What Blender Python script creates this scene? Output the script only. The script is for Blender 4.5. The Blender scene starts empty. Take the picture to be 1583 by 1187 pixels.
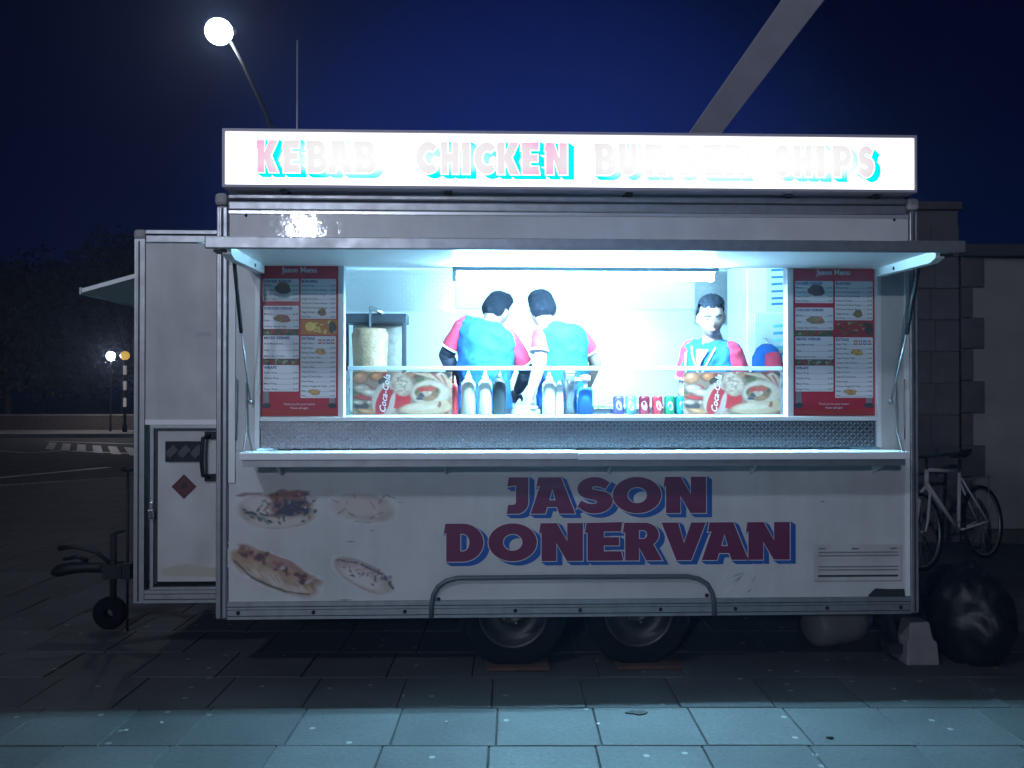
import bpy, bmesh, math, random
from mathutils import Vector, Matrix, Euler
from mathutils.geometry import tessellate_polygon
random.seed(7)
R = math.radians
S = bpy.context.scene
COL = S.collection

# ------------------------------------------------------------------ camera, sky, lamps, exposure
F = 1371.0
YAW = R(2.0); PITCH = math.atan(11.5 / F)
CAM = Vector((0, -4.93, 1.55))
cd = bpy.data.cameras.new('camera'); cam = bpy.data.objects.new('camera', cd); COL.objects.link(cam)
cd.sensor_width = 36; cd.lens = F / 1583 * 36; cd.clip_start = 0.05; cd.clip_end = 2000
cam.location = CAM; cam.rotation_euler = (R(90) + PITCH, 0, -YAW)
S.camera = cam

W = bpy.data.worlds.new("World"); S.world = W; W.use_nodes = True
wn = W.node_tree; bg = wn.nodes['Background']
sky = wn.nodes.new('ShaderNodeTexSky'); sky.sky_type = 'NISHITA'; sky.sun_disc = False
sky.sun_elevation = R(-6.0); sky.sun_rotation = R(8); sky.ozone_density = 3.0
tint = wn.nodes.new('ShaderNodeMix'); tint.data_type = 'RGBA'; tint.blend_type = 'MULTIPLY'
tint.inputs[0].default_value = 1
tint.inputs[7].default_value = (0.5, 1.0, 3.5, 1)
wn.links.new(sky.outputs[0], tint.inputs[6])
# lens glare round the sign put into the sky colour as a soft lobe
wtc = wn.nodes.new('ShaderNodeTexCoord'); vd = wn.nodes.new('ShaderNodeVectorMath'); vd.operation = 'DOT_PRODUCT'
vd.inputs[1].default_value = Vector((.06, 1, .12)).normalized(); wn.links.new(wtc.outputs['Generated'], vd.inputs[0])
wmr = wn.nodes.new('ShaderNodeMapRange'); wmr.interpolation_type = 'SMOOTHSTEP'; wmr.inputs[1].default_value = .915; wmr.inputs[2].default_value = 1.0
wn.links.new(vd.outputs['Value'], wmr.inputs[0])
gl_ = wn.nodes.new('ShaderNodeMix'); gl_.data_type = 'RGBA'; gl_.blend_type = 'MIX'; gl_.inputs[6].default_value = (.006, .008, .070, 1); gl_.inputs[7].default_value = (.040, .110, .93, 1)
wn.links.new(wmr.outputs[0], gl_.inputs[0])
ad_ = wn.nodes.new('ShaderNodeMix'); ad_.data_type = 'RGBA'; ad_.blend_type = 'ADD'; ad_.inputs[0].default_value = 1
wn.links.new(tint.outputs[2], ad_.inputs[6]); wn.links.new(gl_.outputs[2], ad_.inputs[7]); wn.links.new(ad_.outputs[2], bg.inputs[0])
bg.inputs[1].default_value = 0.12

TUBE_COL = (0.32, 0.72, 1.0); TUBE_STR = 1000.0
SIGN_STR = 2.2
def lamp_light(name, loc, power, rad, col):
    l = bpy.data.lights.new(name, 'POINT'); l.energy = power; l.shadow_soft_size = rad; l.color = col
    o = bpy.data.objects.new(name, l); o.location = loc; COL.objects.link(o); return o
# two street lamps behind the photographer (their light and reflections fall on the trailer side)
lamp_light('street_light', (-3.4, -6.0, 6.6), 610, 0.30, (0.68, 0.77, 1.0))
lamp_light('far_street_light', (-5.2, -21.5, 6.3), 3000, 0.15, (0.73, 0.81, 1.0))
S.view_settings.view_transform = 'Standard'; S.view_settings.look = 'None'
S.view_settings.gamma = 1; S.view_settings.exposure = 0
S.cycles.use_denoising = True
S.cycles.max_bounces = 7; S.cycles.diffuse_bounces = 4; S.cycles.glossy_bounces = 4
S.cycles.transparent_max_bounces = 8
S.cycles.sample_clamp_indirect = 8

# ------------------------------------------------------------------ helpers
def ray(px, py):
    r = Vector((math.cos(YAW), -math.sin(YAW), 0))
    f = Vector((math.sin(YAW) * math.cos(PITCH), math.cos(YAW) * math.cos(PITCH), math.sin(PITCH)))
    u = r.cross(f)
    return f + (px - 791.5) / F * r - (py - 593.5) / F * u
def P(px, py, y):                      # measured photo point -> point on the plane y = const (metres)
    d = ray(px, py); return CAM + d * ((y - CAM.y) / d.y)
def G(px, py, z=0.0):                  # measured photo point -> point on the ground
    d = ray(px, py); return CAM + d * ((z - CAM.z) / d.z)

MATS = {}
def mat(name, col, rough=0.6, metal=0.0, var=0.0, vscale=6.0, bump=0.0, bscale=40.0, coat=0.0, col2=None, emis=None, estr=0, spec=0.5, vattr=False, croff=0.08):
    if name in MATS: return MATS[name]
    m = bpy.data.materials.new(name); m.use_nodes = True; n = m.node_tree.nodes; L = m.node_tree.links
    b = n['Principled BSDF']
    b.inputs['Base Color'].default_value = (*col, 1); b.inputs['Roughness'].default_value = rough
    b.inputs['Metallic'].default_value = metal; b.inputs['Specular IOR Level'].default_value = spec
    b.inputs['Coat Weight'].default_value = coat; b.inputs['Coat Roughness'].default_value = croff
    tc = n.new('ShaderNodeTexCoord')
    if vattr:
        a = n.new('ShaderNodeVertexColor'); a.layer_name = 'Col'; L.new(a.outputs[0], b.inputs['Base Color'])
    elif var > 0:
        t = n.new('ShaderNodeTexNoise'); t.inputs['Scale'].default_value = vscale; t.inputs['Detail'].default_value = 8
        L.new(tc.outputs['Object'], t.inputs[0])
        r = n.new('ShaderNodeValToRGB'); r.color_ramp.elements[0].position = .3; r.color_ramp.elements[1].position = .7
        c2 = col2 or tuple(c * (1 - var) for c in col)
        r.color_ramp.elements[0].color = (*c2, 1); r.color_ramp.elements[1].color = (*col, 1)
        L.new(t.outputs[0], r.inputs[0]); L.new(r.outputs[0], b.inputs['Base Color'])
        mr = n.new('ShaderNodeMapRange'); mr.inputs[3].default_value = rough * 1.25; mr.inputs[4].default_value = rough * .8
        L.new(t.outputs[0], mr.inputs[0]); L.new(mr.outputs[0], b.inputs['Roughness'])
    if bump > 0:
        t = n.new('ShaderNodeTexNoise'); t.inputs['Scale'].default_value = bscale; t.inputs['Detail'].default_value = 4
        L.new(tc.outputs['Object'], t.inputs[0])
        bp = n.new('ShaderNodeBump'); bp.inputs['Strength'].default_value = bump; bp.inputs['Distance'].default_value = 0.01
        L.new(t.outputs[0], bp.inputs['Height']); L.new(bp.outputs[0], b.inputs['Normal'])
        if coat: L.new(bp.outputs[0], b.inputs['Coat Normal'])
    if emis: b.inputs['Emission Color'].default_value = (*emis, 1); b.inputs['Emission Strength'].default_value = estr
    MATS[name] = m; return m

class MB:
    def __init__(s): s.v = []; s.f = []; s.mi = []; s.sm = []; s.c = []
    def add(s, v, f, mi=0, smooth=False, col=None):
        o = len(s.v); s.v += [tuple(p) for p in v]
        for q in f:
            s.f.append(tuple(o + i for i in q)); s.mi.append(mi); s.sm.append(smooth); s.c.append(col or (1, 1, 1))
        return s
    def box(s, x0, x1, y0, y1, z0, z1, mi=0):
        v = [(x, y, z) for x in (x0, x1) for y in (y0, y1) for z in (z0, z1)]
        return s.add(v, [(0, 1, 3, 2), (4, 6, 7, 5), (0, 4, 5, 1), (2, 3, 7, 6), (0, 2, 6, 4), (1, 5, 7, 3)], mi)
    def obox(s, c, size, rot=(0, 0, 0), mi=0):
        M = Matrix.Translation(c) @ Euler(rot).to_matrix().to_4x4()
        a, b, d = [q / 2 for q in size]
        v = [M @ Vector((x, y, z)) for x in (-a, a) for y in (-b, b) for z in (-d, d)]
        return s.add(v, [(0, 1, 3, 2), (4, 6, 7, 5), (0, 4, 5, 1), (2, 3, 7, 6), (0, 2, 6, 4), (1, 5, 7, 3)], mi)
    def tube(s, pts, r, n=10, mi=0, cap=True, flat=None):
        pts = [Vector(p) for p in pts]
        rs = r if isinstance(r, (list, tuple)) else [r] * len(pts)
        V = []; up = None
        for i, p in enumerate(pts):
            d = (pts[min(i + 1, len(pts) - 1)] - pts[max(i - 1, 0)]).normalized()
            if up is None: up = Vector((0, 0, 1)) if abs(d.z) < .9 else Vector((0, 1, 0))
            a = d.cross(up)
            if a.length < 1e-4: a = d.orthogonal()
            a.normalize(); b = a.cross(d).normalized(); up = b
            fl = flat or 1.0
            for k in range(n):
                t = 2 * math.pi * k / n; V.append(p + a * math.cos(t) * rs[i] + b * math.sin(t) * rs[i] * fl)
        Fc = [(i * n + k, i * n + (k + 1) % n, (i + 1) * n + (k + 1) % n, (i + 1) * n + k) for i in range(len(pts) - 1) for k in range(n)]
        s.add(V, Fc, mi, True)
        if cap:
            o = len(s.v) - len(V)
            s.f += [tuple(o + k for k in range(n))[::-1], tuple(o + (len(pts) - 1) * n + k for k in range(n))]
            s.mi += [mi] * 2; s.sm += [False] * 2; s.c += [(1, 1, 1)] * 2
        return s
    def lathe(s, prof, c=(0, 0, 0), n=20, mi=0, axis='z', rot=None):
        V = []
        for (r, h) in prof:
            for k in range(n):
                t = 2 * math.pi * k / n; p = Vector((r * math.cos(t), r * math.sin(t), h))
                if axis == 'y': p = Vector((p.x, p.z, -p.y))
                if axis == 'x': p = Vector((p.z, p.y, -p.x))
                if rot: p = rot @ p
                V.append(p + Vector(c))
        Fc = [(i * n + k, i * n + (k + 1) % n, (i + 1) * n + (k + 1) % n, (i + 1) * n + k) for i in range(len(prof) - 1) for k in range(n)]
        s.add(V, Fc, mi, True); return s
    def sphere(s, c, r, nu=16, nv=10, mi=0, fn=None):
        r = r if isinstance(r, (tuple, list)) else (r, r, r)
        V = []
        for j in range(nv + 1):
            ph = math.pi * j / nv
            for i in range(nu):
                th = 2 * math.pi * i / nu
                d = Vector((math.sin(ph) * math.cos(th), math.sin(ph) * math.sin(th), math.cos(ph)))
                k = fn(d) if fn else 1
                V.append(Vector((c[0] + d.x * r[0] * k, c[1] + d.y * r[1] * k, c[2] + d.z * r[2] * k)))
        Fc = [(j * nu + i, (j + 1) * nu + i, (j + 1) * nu + (i + 1) % nu, j * nu + (i + 1) % nu) for j in range(nv) for i in range(nu)]
        return s.add(V, Fc, mi, True)
    def prism(s, poly, y0, y1, mi=0, ax='y'):     # polygon in (x,z) extruded in y, or in (x,y) along z, or (y,z) along x
        n = len(poly)
        m = {'y': lambda a, b, h: (a, h, b), 'z': lambda a, b, h: (a, b, h), 'x': lambda a, b, h: (h, a, b)}[ax]
        V = [m(a, b, y0) for a, b in poly] + [m(a, b, y1) for a, b in poly]
        s.add(V, [tuple(range(n)), tuple(range(2 * n - 1, n - 1, -1))] + [(i, n + i, n + (i + 1) % n, (i + 1) % n) for i in range(n)], mi); return s
    def flat(s, loops, y, mi=0, col=None):         # polygon with holes on plane y
        tri = tessellate_polygon([[Vector((a, b, 0)) for a, b in l] for l in loops])
        pts = [(a, y, b) for l in loops for a, b in l]
        s.add(pts, [tuple(t) for t in tri], mi, False, col); return s
    def mesh(s, name, mats):
        me = bpy.data.meshes.new(name); me.from_pydata(s.v, [], s.f)
        for m in (mats if isinstance(mats, (list, tuple)) else [mats]): me.materials.append(m)
        me.polygons.foreach_set('material_index', s.mi); me.polygons.foreach_set('use_smooth', s.sm)
        if any(c != (1, 1, 1) for c in s.c):
            ca = me.color_attributes.new('Col', 'FLOAT_COLOR', 'CORNER'); d = []
            for p, c in zip(me.polygons, s.c): d += [*c, 1] * p.loop_total
            ca.data.foreach_set('color', d)
        bm = bmesh.new(); bm.from_mesh(me)
        if not any(c != (1, 1, 1) for c in s.c): bmesh.ops.recalc_face_normals(bm, faces=bm.faces)
        bm.to_mesh(me); bm.free(); me.update(); return me
    def build(s, name, mats, parent=None, label=None, bevel=0, loc=None, kind=None):
        o = bpy.data.objects.new(name, s.mesh(name, mats)); COL.objects.link(o)
        if parent: o.parent = parent
        if loc: o.location = loc
        if label: o['label'] = label
        if kind: o['kind'] = kind
        if bevel:
            b = o.modifiers.new('bevel', 'BEVEL'); b.width = bevel; b.segments = 2; b.limit_method = 'ANGLE'
        return o

def thing(name, label, cat, loc=(0, 0, 0), rz=0, group=None):
    o = bpy.data.objects.new(name, None); COL.objects.link(o); o.location = loc; o.rotation_euler = (0, 0, rz)
    o['label'] = label; o['category'] = cat
    if group: o['group'] = group
    return o
def tag(o, label, cat, group=None):
    o['label'] = label; o['category'] = cat
    if group: o['group'] = group
    return o
def part(name, parent):
    o = bpy.data.objects.new(name, None); COL.objects.link(o); o.parent = parent; return o
def copy_tree(o, parent=None):
    c = o.copy(); COL.objects.link(c); c.parent = parent
    for ch in list(o.children): copy_tree(ch, c)
    return c

_tc = {}
def text_geom(txt, size=1.0, align='LEFT', shear=0.0, space=1.0, offset=0.0):
    k = (txt, align, shear, space, offset)
    if k not in _tc:
        cu = bpy.data.curves.new('t', 'FONT'); cu.body = txt; cu.align_x = align; cu.shear = shear; cu.space_character = space
        cu.resolution_u = 2; cu.offset = offset
        o = bpy.data.objects.new('t', cu); COL.objects.link(o)
        bpy.context.view_layer.update()
        me = bpy.data.meshes.new_from_object(o.evaluated_get(bpy.context.evaluated_depsgraph_get()))
        _tc[k] = ([tuple(v.co) for v in me.vertices], [tuple(p.vertices) for p in me.polygons])
        bpy.data.objects.remove(o); bpy.data.curves.remove(cu); bpy.data.meshes.remove(me)
    v, f = _tc[k]
    return [(a * size, b * size) for a, b, _ in v], f
def put_text(mb, txt, x, z, y, size, align='LEFT', col=None, mi=0, rot=0.0, **kw):
    v, f = text_geom(txt, 1.0, align, **kw); c, s_ = math.cos(rot), math.sin(rot)
    mb.add([(x + (a * c - b * s_) * size, y, z + (a * s_ + b * c) * size) for a, b in v], f, mi, False, col)

# ------------------------------------------------------------------ materials
M_panel = mat('white_gloss_panel', (.63, .63, .63), .38, var=.20, vscale=2.6, bump=.16, bscale=8, coat=.6, croff=.05)
def streaks(m, amt):
    n = m.node_tree.nodes; L = m.node_tree.links; b = n['Principled BSDF']; src = b.inputs['Base Color'].links[0].from_socket
    tc = n.new('ShaderNodeTexCoord'); mp = n.new('ShaderNodeMapping'); mp.inputs['Scale'].default_value = (2.6, 2.6, .5); L.new(tc.outputs['Object'], mp.inputs[0])
    t = n.new('ShaderNodeTexNoise'); t.inputs['Scale'].default_value = 2.2; t.inputs['Detail'].default_value = 9; t.inputs['Roughness'].default_value = .62; L.new(mp.outputs[0], t.inputs[0])
    r_ = n.new('ShaderNodeValToRGB'); r_.color_ramp.elements[0].position = .36; r_.color_ramp.elements[0].color = (1 - amt, 1 - amt * 1.05, 1 - amt * 1.25, 1); r_.color_ramp.elements[1].position = .58; r_.color_ramp.elements[1].color = (1, 1, 1, 1)
    L.new(t.outputs[0], r_.inputs[0]); x = n.new('ShaderNodeMix'); x.data_type = 'RGBA'; x.blend_type = 'MULTIPLY'; x.inputs[0].default_value = 1
    L.new(src, x.inputs[6]); L.new(r_.outputs[0], x.inputs[7]); L.new(x.outputs[2], b.inputs['Base Color'])
streaks(M_panel, .09)
M_panel2 = mat('white_door_panel', (.56, .56, .55), .45, var=.22, vscale=3.5, bump=.1, bscale=6, coat=.3)
streaks(M_panel2, .11)
M_white = mat('white_painted_metal', (.82, .82, .82), .4, var=.08, vscale=5)
M_alu = mat('aluminium_profile', (.42, .43, .45), .38, metal=.75, var=.25, vscale=14)
M_aludark = mat('dark_groove_rubber', (.03, .03, .035), .6)  # black rubber for grooves, inserts and seams
M_tread = mat('aluminium_tread_plate', (.78, .79, .80), .30, metal=1.0, bump=.35, bscale=5)
M_treadw = mat('pale_tread_cladding', (.80, .82, .84), .42, metal=.45, bump=.12, bscale=25)
M_treadbase = mat('dull_tread_base', (.24, .24, .27), .38, metal=1.0, bump=.35, bscale=5)
M_steel = mat('brushed_stainless', (.62, .63, .65), .26, metal=1.0, var=.1, vscale=9, bump=.1, bscale=12)
M_mirror = mat('polished_stainless', (.7, .72, .74), .07, metal=1.0, bump=.15, bscale=3)
M_black = mat('black_plastic', (.009, .009, .011), .55, spec=.3)
M_rubber = mat('tyre_rubber', (.006, .006, .007), .9, spec=.12, var=.3, vscale=20, bump=.3, bscale=60)
M_under = mat('dark_chassis_steel', (.02, .02, .022), .7, spec=.25, var=.4, vscale=8)
M_rim = mat('painted_wheel_rim', (.05, .05, .05), .45, metal=.5, var=.3, vscale=10)
M_red = mat('red_sign_vinyl', (.15, .012, .060), .42)
M_blue = mat('blue_sign_vinyl', (.012, .085, .36), .42)
M_outl = mat('white_sign_vinyl', (.62, .62, .62), .42)
M_print = mat('printed_film', (.5, .5, .5), .45, vattr=True)
M_wood = mat('reddish_timber', (.09, .04, .025), .8, var=.4, vscale=10, bump=.4, bscale=30)
M_ceil = mat('white_ceiling_board', (.8, .8, .8), .5)
M_floor_in = mat('grey_trailer_floor', (.2, .2, .2), .6, var=.2)
M_skin = mat('skin', (.24, .145, .11), .5, var=.12, vscale=12)
M_hair = mat('dark_hair', (.004, .005, .009), .9, spec=.15, var=.4, vscale=60, bump=.6, bscale=160)
M_vest = mat('blue_work_tunic', (.003, .07, .28), .85, var=.25, vscale=9, bump=.25, bscale=22)
M_sleeve = mat('crimson_sleeve_cloth', (.36, .015, .045), .85, var=.18, vscale=9, bump=.25, bscale=22)
M_pipe = mat('white_piping', (.8, .8, .8), .8)
M_dark = mat('dark_cloth', (.02, .02, .035), .9, var=.3)
M_brow = mat('brow_hair', (.03, .022, .02), .8)
M_lip = mat('lips', (.36, .14, .12), .5)

def glass_mat(name, col, fac=0.12, rough=0.03):
    m = bpy.data.materials.new(name); m.use_nodes = True; n = m.node_tree.nodes; L = m.node_tree.links
    n.remove(n['Principled BSDF']); t = n.new('ShaderNodeBsdfTransparent'); g = n.new('ShaderNodeBsdfGlossy'); mx = n.new('ShaderNodeMixShader')
    t.inputs[0].default_value = (*col, 1); g.inputs['Roughness'].default_value = rough
    mx.inputs[0].default_value = fac
    L.new(t.outputs[0], mx.inputs[1]); L.new(g.outputs[0], mx.inputs[2]); L.new(mx.outputs[0], n['Material Output'].inputs[0]); return m
M_glass = glass_mat('clear_screen_glass', (.96, .985, .98), .05)

def emis_mat(name, col, st):
    m = bpy.data.materials.new(name); m.use_nodes = True; n = m.node_tree.nodes; L = m.node_tree.links
    n.remove(n['Principled BSDF']); e = n.new('ShaderNodeEmission'); e.inputs[0].default_value = (*col, 1); e.inputs[1].default_value = st
    L.new(e.outputs[0], n['Material Output'].inputs[0]); return m
M_tube = emis_mat('lit_fluorescent_tube', TUBE_COL, TUBE_STR)

def paving_mat(name, col, dark, seed):
    m = bpy.data.materials.new(name); m.use_nodes = True; n = m.node_tree.nodes; L = m.node_tree.links
    b = n['Principled BSDF']; tc = n.new('ShaderNodeNewGeometry'); oi = n.new('ShaderNodeObjectInfo')
    big = n.new('ShaderNodeTexNoise'); big.inputs['Scale'].default_value = 1.6; big.inputs['Detail'].default_value = 6
    fine = n.new('ShaderNodeTexNoise'); fine.inputs['Scale'].default_value = 45; fine.inputs['Detail'].default_value = 8; fine.inputs['Roughness'].default_value = .7
    vor = n.new('ShaderNodeTexVoronoi'); vor.voronoi_dimensions = '2D'; vor.inputs['Scale'].default_value = 5.5; vor.feature = 'F1'
    for t in (big, fine, vor): L.new(tc.outputs['Position'], t.inputs['Vector'])
    r = n.new('ShaderNodeValToRGB'); r.color_ramp.elements[0].position = .36; r.color_ramp.elements[1].position = .64
    r.color_ramp.elements[0].color = (*dark, 1); r.color_ramp.elements[1].color = (*col, 1)
    a = n.new('ShaderNodeMath'); a.operation = 'MULTIPLY_ADD'; a.inputs[1].default_value = .50; L.new(fine.outputs[0], a.inputs[0])
    k = n.new('ShaderNodeMath'); k.operation = 'MULTIPLY'; k.inputs[1].default_value = .50; L.new(big.outputs[0], k.inputs[0]); L.new(k.outputs[0], a.inputs[2])
    L.new(a.outputs[0], r.inputs[0])
    # chewing-gum spots: small discs in some voronoi cells
    lt = n.new('ShaderNodeMath'); lt.operation = 'LESS_THAN'; lt.inputs[1].default_value = .075; L.new(vor.outputs['Distance'], lt.inputs[0])
    sep = n.new('ShaderNodeSeparateColor'); L.new(vor.outputs['Color'], sep.inputs[0])
    g1 = n.new('ShaderNodeMath'); g1.operation = 'GREATER_THAN'; g1.inputs[1].default_value = .60; L.new(sep.outputs[0], g1.inputs[0])
    g2 = n.new('ShaderNodeMath'); g2.operation = 'MULTIPLY'; L.new(lt.outputs[0], g2.inputs[0]); L.new(g1.outputs[0], g2.inputs[1])
    g3 = n.new('ShaderNodeMath'); g3.operation = 'MULTIPLY'; g3.inputs[1].default_value = .55; L.new(g2.outputs[0], g3.inputs[0])
    gm = n.new('ShaderNodeMix'); gm.data_type = 'RGBA'; L.new(g3.outputs[0], gm.inputs[0]); L.new(r.outputs[0], gm.inputs[6])
    gc = n.new('ShaderNodeMix'); gc.data_type = 'RGBA'; gc.inputs[6].default_value = (.03, .03, .03, 1); gc.inputs[7].default_value = (.30, .29, .27, 1)
    g4 = n.new('ShaderNodeMath'); g4.operation = 'GREATER_THAN'; g4.inputs[1].default_value = .5; L.new(sep.outputs[1], g4.inputs[0])
    L.new(g4.outputs[0], gc.inputs[0]); L.new(gc.outputs[2], gm.inputs[7])
    hs = n.new('ShaderNodeHueSaturation'); L.new(gm.outputs[2], hs.inputs['Color'])
    mr = n.new('ShaderNodeMapRange'); mr.inputs[3].default_value = .80; mr.inputs[4].default_value = 1.16; L.new(oi.outputs['Random'], mr.inputs[0]); L.new(mr.outputs[0], hs.inputs['Value'])
    L.new(hs.outputs[0], b.inputs['Base Color']); b.inputs['Roughness'].default_value = .75
    bp = n.new('ShaderNodeBump'); bp.inputs['Strength'].default_value = .5; bp.inputs['Distance'].default_value = .004
    L.new(fine.outputs[0], bp.inputs['Height']); L.new(bp.outputs[0], b.inputs['Normal']); return m
M_slab = paving_mat('concrete_paving', (.066, .066, .066), (.028, .028, .028), 1)
M_joint = mat('dirt_joint', (.018, .017, .016), .95, var=.4, vscale=20)
M_asph = mat('asphalt', (.045, .044, .045), .85, var=.35, vscale=2.5, bump=.5, bscale=60)
M_paint = mat('road_paint', (.62, .62, .60), .6, var=.35, vscale=7)
M_kerb = mat('granite_kerb', (.15, .15, .15), .8, var=.3, vscale=12, bump=.3, bscale=40)
M_farpave = mat('far_footway', (.22, .21, .2), .85, var=.25, vscale=2)

# ------------------------------------------------------------------ ground, road, paving
def struct(o): o['kind'] = 'structure'; return o
g = MB(); n = 24
for i in range(n):
    for j in range(n):
        pass
g.add([(-400, -60, -.13), (400, -60, -.13), (400, 600, -.13), (-400, 600, -.13)], [(0, 1, 2, 3)])
struct(g.build('ground', M_asph))
rd = MB(); rd.add([(-60, 5, -.12), (60, 5, -.12), (60, 60, -.12), (-60, 60, -.12)], [(0, 1, 2, 3)])
road = struct(rd.build('road', M_asph))
# near footway: the bed below the slabs, following the kerb line at the back left
kerb_pts = [(-14, 5.2), (-8.4, 9.6), (-6.3, 11.3), (-3.4, 12.6), (2, 13.4), (14, 14)]
bed_poly = kerb_pts + [(14, -5), (-14, -5)]
bd = MB(); bd.prism(bed_poly, -.115, -.010, ax='z')
pavement = struct(bd.build('pavement', M_joint))
def inside(x, y):
    c = False; n = len(bed_poly)
    for i in range(n):
        x1, y1 = bed_poly[i]; x2, y2 = bed_poly[(i + 1) % n]
        if (y1 > y) != (y2 > y) and x < (x2 - x1) * (y - y1) / (y2 - y1) + x1: c = not c
    return c
# kerb stones
for a, b in zip(kerb_pts[:-2], kerb_pts[1:-1]):
    a = Vector((*a, 0)); b = Vector((*b, 0)); L_ = (b - a).length; nn = max(1, round(L_ / .9)); d = (b - a) / nn
    for i in range(nn):
        c = a + d * (i + .5)
        m = MB(); m.obox((0, 0, 0), (d.length - .012, .14, .14)); o = m.build('kerb_stone', M_kerb, pavement, bevel=.012)
        o.location = (c.x, c.y, -.055 + random.uniform(-.003, .003)); o.rotation_euler = (0, 0, math.atan2(d.y, d.x))
# paving slabs 0.46 m, running bond, turned two degrees
PW = .465
def slab_mesh(w, d):
    m = MB(); e = .003; z = 0; w2, d2 = w / 2 - .003, d / 2 - .003
    top = [(-w2 + e, -d2 + e, z), (w2 - e, -d2 + e, z), (w2 - e, d2 - e, z), (-w2 + e, d2 - e, z)]
    low = [(-w2, -d2, z - .006), (w2, -d2, z - .006), (w2, d2, z - .006), (-w2, d2, z - .006)]
    bot = [(-w2, -d2, z - .03), (w2, -d2, z - .03), (w2, d2, z - .03), (-w2, d2, z - .03)]
    m.add(top + low + bot, [(0, 1, 2, 3)] + [(i, i + 4, (i + 1) % 4 + 4, (i + 1) % 4) for i in range(4)] + [(i + 4, i + 8, (i + 1) % 4 + 8, (i + 1) % 4 + 4) for i in range(4)])
    return m
sizes = {}
rot = Matrix.Rotation(-YAW, 4, 'Z'); cells = []
rowoff = {}
for j in range(-6, 32):
    y = -.80 + j * PW
    x = -14 + (.0 if j % 2 == 0 else PW / 2) + .005
    if j == 0: x = -14 + .035
    while x < 12:
        w = PW
        if random.random() < .10: w = PW * 1.5
        elif random.random() < .06: w = PW * .75
        c = rot @ Vector((x + w / 2, y, 0))
        if inside(c.x, c.y): cells.append((c, round(w, 4)))
        x += w
def cell_seen(c):
    v = c - CAM; f = Vector((math.sin(YAW), math.cos(YAW), 0)); r = Vector((math.cos(YAW), -math.sin(YAW), 0))
    d = v.dot(f)
    return d > 3.2 and abs(v.dot(r) / d) < .64
seen = sorted([k for k in cells if cell_seen(k[0])], key=lambda k: (k[0] - CAM).length)
single = seen[:300]; ids = {id(k) for k in single}
for c, w in single:
    if w not in sizes: sizes[w] = slab_mesh(w, PW).mesh('paving_slab', M_slab)
    o = bpy.data.objects.new('paving_slab', sizes[w]); COL.objects.link(o); o.parent = pavement
    o.location = (c.x, c.y, random.uniform(-.002, .002)); o.rotation_euler = (random.uniform(-.003, .003), random.uniform(-.003, .003), -YAW)
rest = MB()
for k in cells:
    if id(k) in ids: continue
    c, w = k; m = slab_mesh(w, PW); rest.add([rot @ Vector(v) + c + Vector((0, 0, -.001)) for v in m.v], m.f)
rest.build('paving_slabs_beyond', M_slab, pavement, kind='stuff')

# road markings
def stripe(mb, a, b, wdt, z=-.114):
    a = Vector((*a, 0)); b = Vector((*b, 0)); d = (b - a).normalized(); nrm = Vector((-d.y, d.x, 0)) * wdt / 2
    mb.add([(p.x, p.y, z) for p in (a - nrm, b - nrm, b + nrm, a + nrm)], [(0, 1, 2, 3)])
mk = MB()
def gl(px, py): q = G(px, py, -.114); return (q.x, q.y)
stripe(mk, gl(-60, 744), gl(168, 722), .20)
stripe(mk, gl(-40, 694), gl(42, 700), .22); stripe(mk, gl(46, 700), gl(98, 696), .22)
mk.build('lane_marking', M_paint, road)
stripe2 = []
A = Vector((*gl(76, 684), 0)); B = Vector((*gl(330, 700), 0)); dr = (B - A); nseg = 10
for i in range(nseg):
    m = MB(); p = A + dr * (i / nseg); q = p + dr * (.55 / nseg)
    off = Vector((1.5, -3.4, 0))
    m.add([(p.x, p.y, -.110), (q.x, q.y, -.110), (q.x + off.x, q.y + off.y, -.110), (p.x + off.x, p.y + off.y, -.110)], [(0, 1, 2, 3)])
    m.build('crossing_stripe', M_paint, road)
m = MB(); stripe(m, gl(72, 682), gl(330, 690), .25, -.112); stripe(m, gl(110, 697), gl(330, 706), .25, -.112); m.build('crossing_edge_line', M_paint, road)
# far footway, low wall, grass and trees
fp = MB(); fp.prism([(-60, 27.6), (40, 27.6), (40, 31), (-60, 31)], -.119, .02, ax='z'); struct(fp.build('far_pavement', M_farpave))
M_wallst = mat('dark_brick_wall', (.13, .10, .09), .9, var=.4, vscale=6)
wl = thing('low_brick_wall', 'long low dark brick wall behind the far pavement across the road', 'wall', (-20, 31.2, 0))
m = MB(); m.box(-16, 30, -.11, .11, 0, .56); m.build('wall_core', mat('mortar', (.09, .085, .08), .95, var=.2), wl)
br = MB(); br.box(-.21, .21, -.03, .03, -.05, .05); brm = br.mesh('brick', M_wallst)
for j in range(5):
    for i in range(22):
        o = bpy.data.objects.new('brick', brm); COL.objects.link(o); o.parent = wl
        o.location = (-.6 + i * .43 + (.215 if j % 2 else 0), -.105 + random.uniform(-.006, .004), .07 + j * .112)
m = MB(); m.box(-16, 30, -.16, .16, .562, .64); m.build('coping', mat('coping_stone', (.2, .19, .18), .85, var=.3), wl, bevel=.01)
gr = MB(); gr.add([(-80, 31.5, .03), (60, 31.5, .03), (60, 90, .3), (-80, 90, .3)], [(0, 1, 2, 3)])
struct(gr.build('park_lawn', mat('dark_lawn', (.035, .05, .02), .95, var=.4, vscale=3)))
M_leaf = mat('tree_leaves', (.012, .019, .009), .7, var=.5, vscale=1.5)
M_bark = mat('tree_bark', (.06, .05, .04), .9, var=.4, vscale=9, bump=.6, bscale=25)
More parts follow.
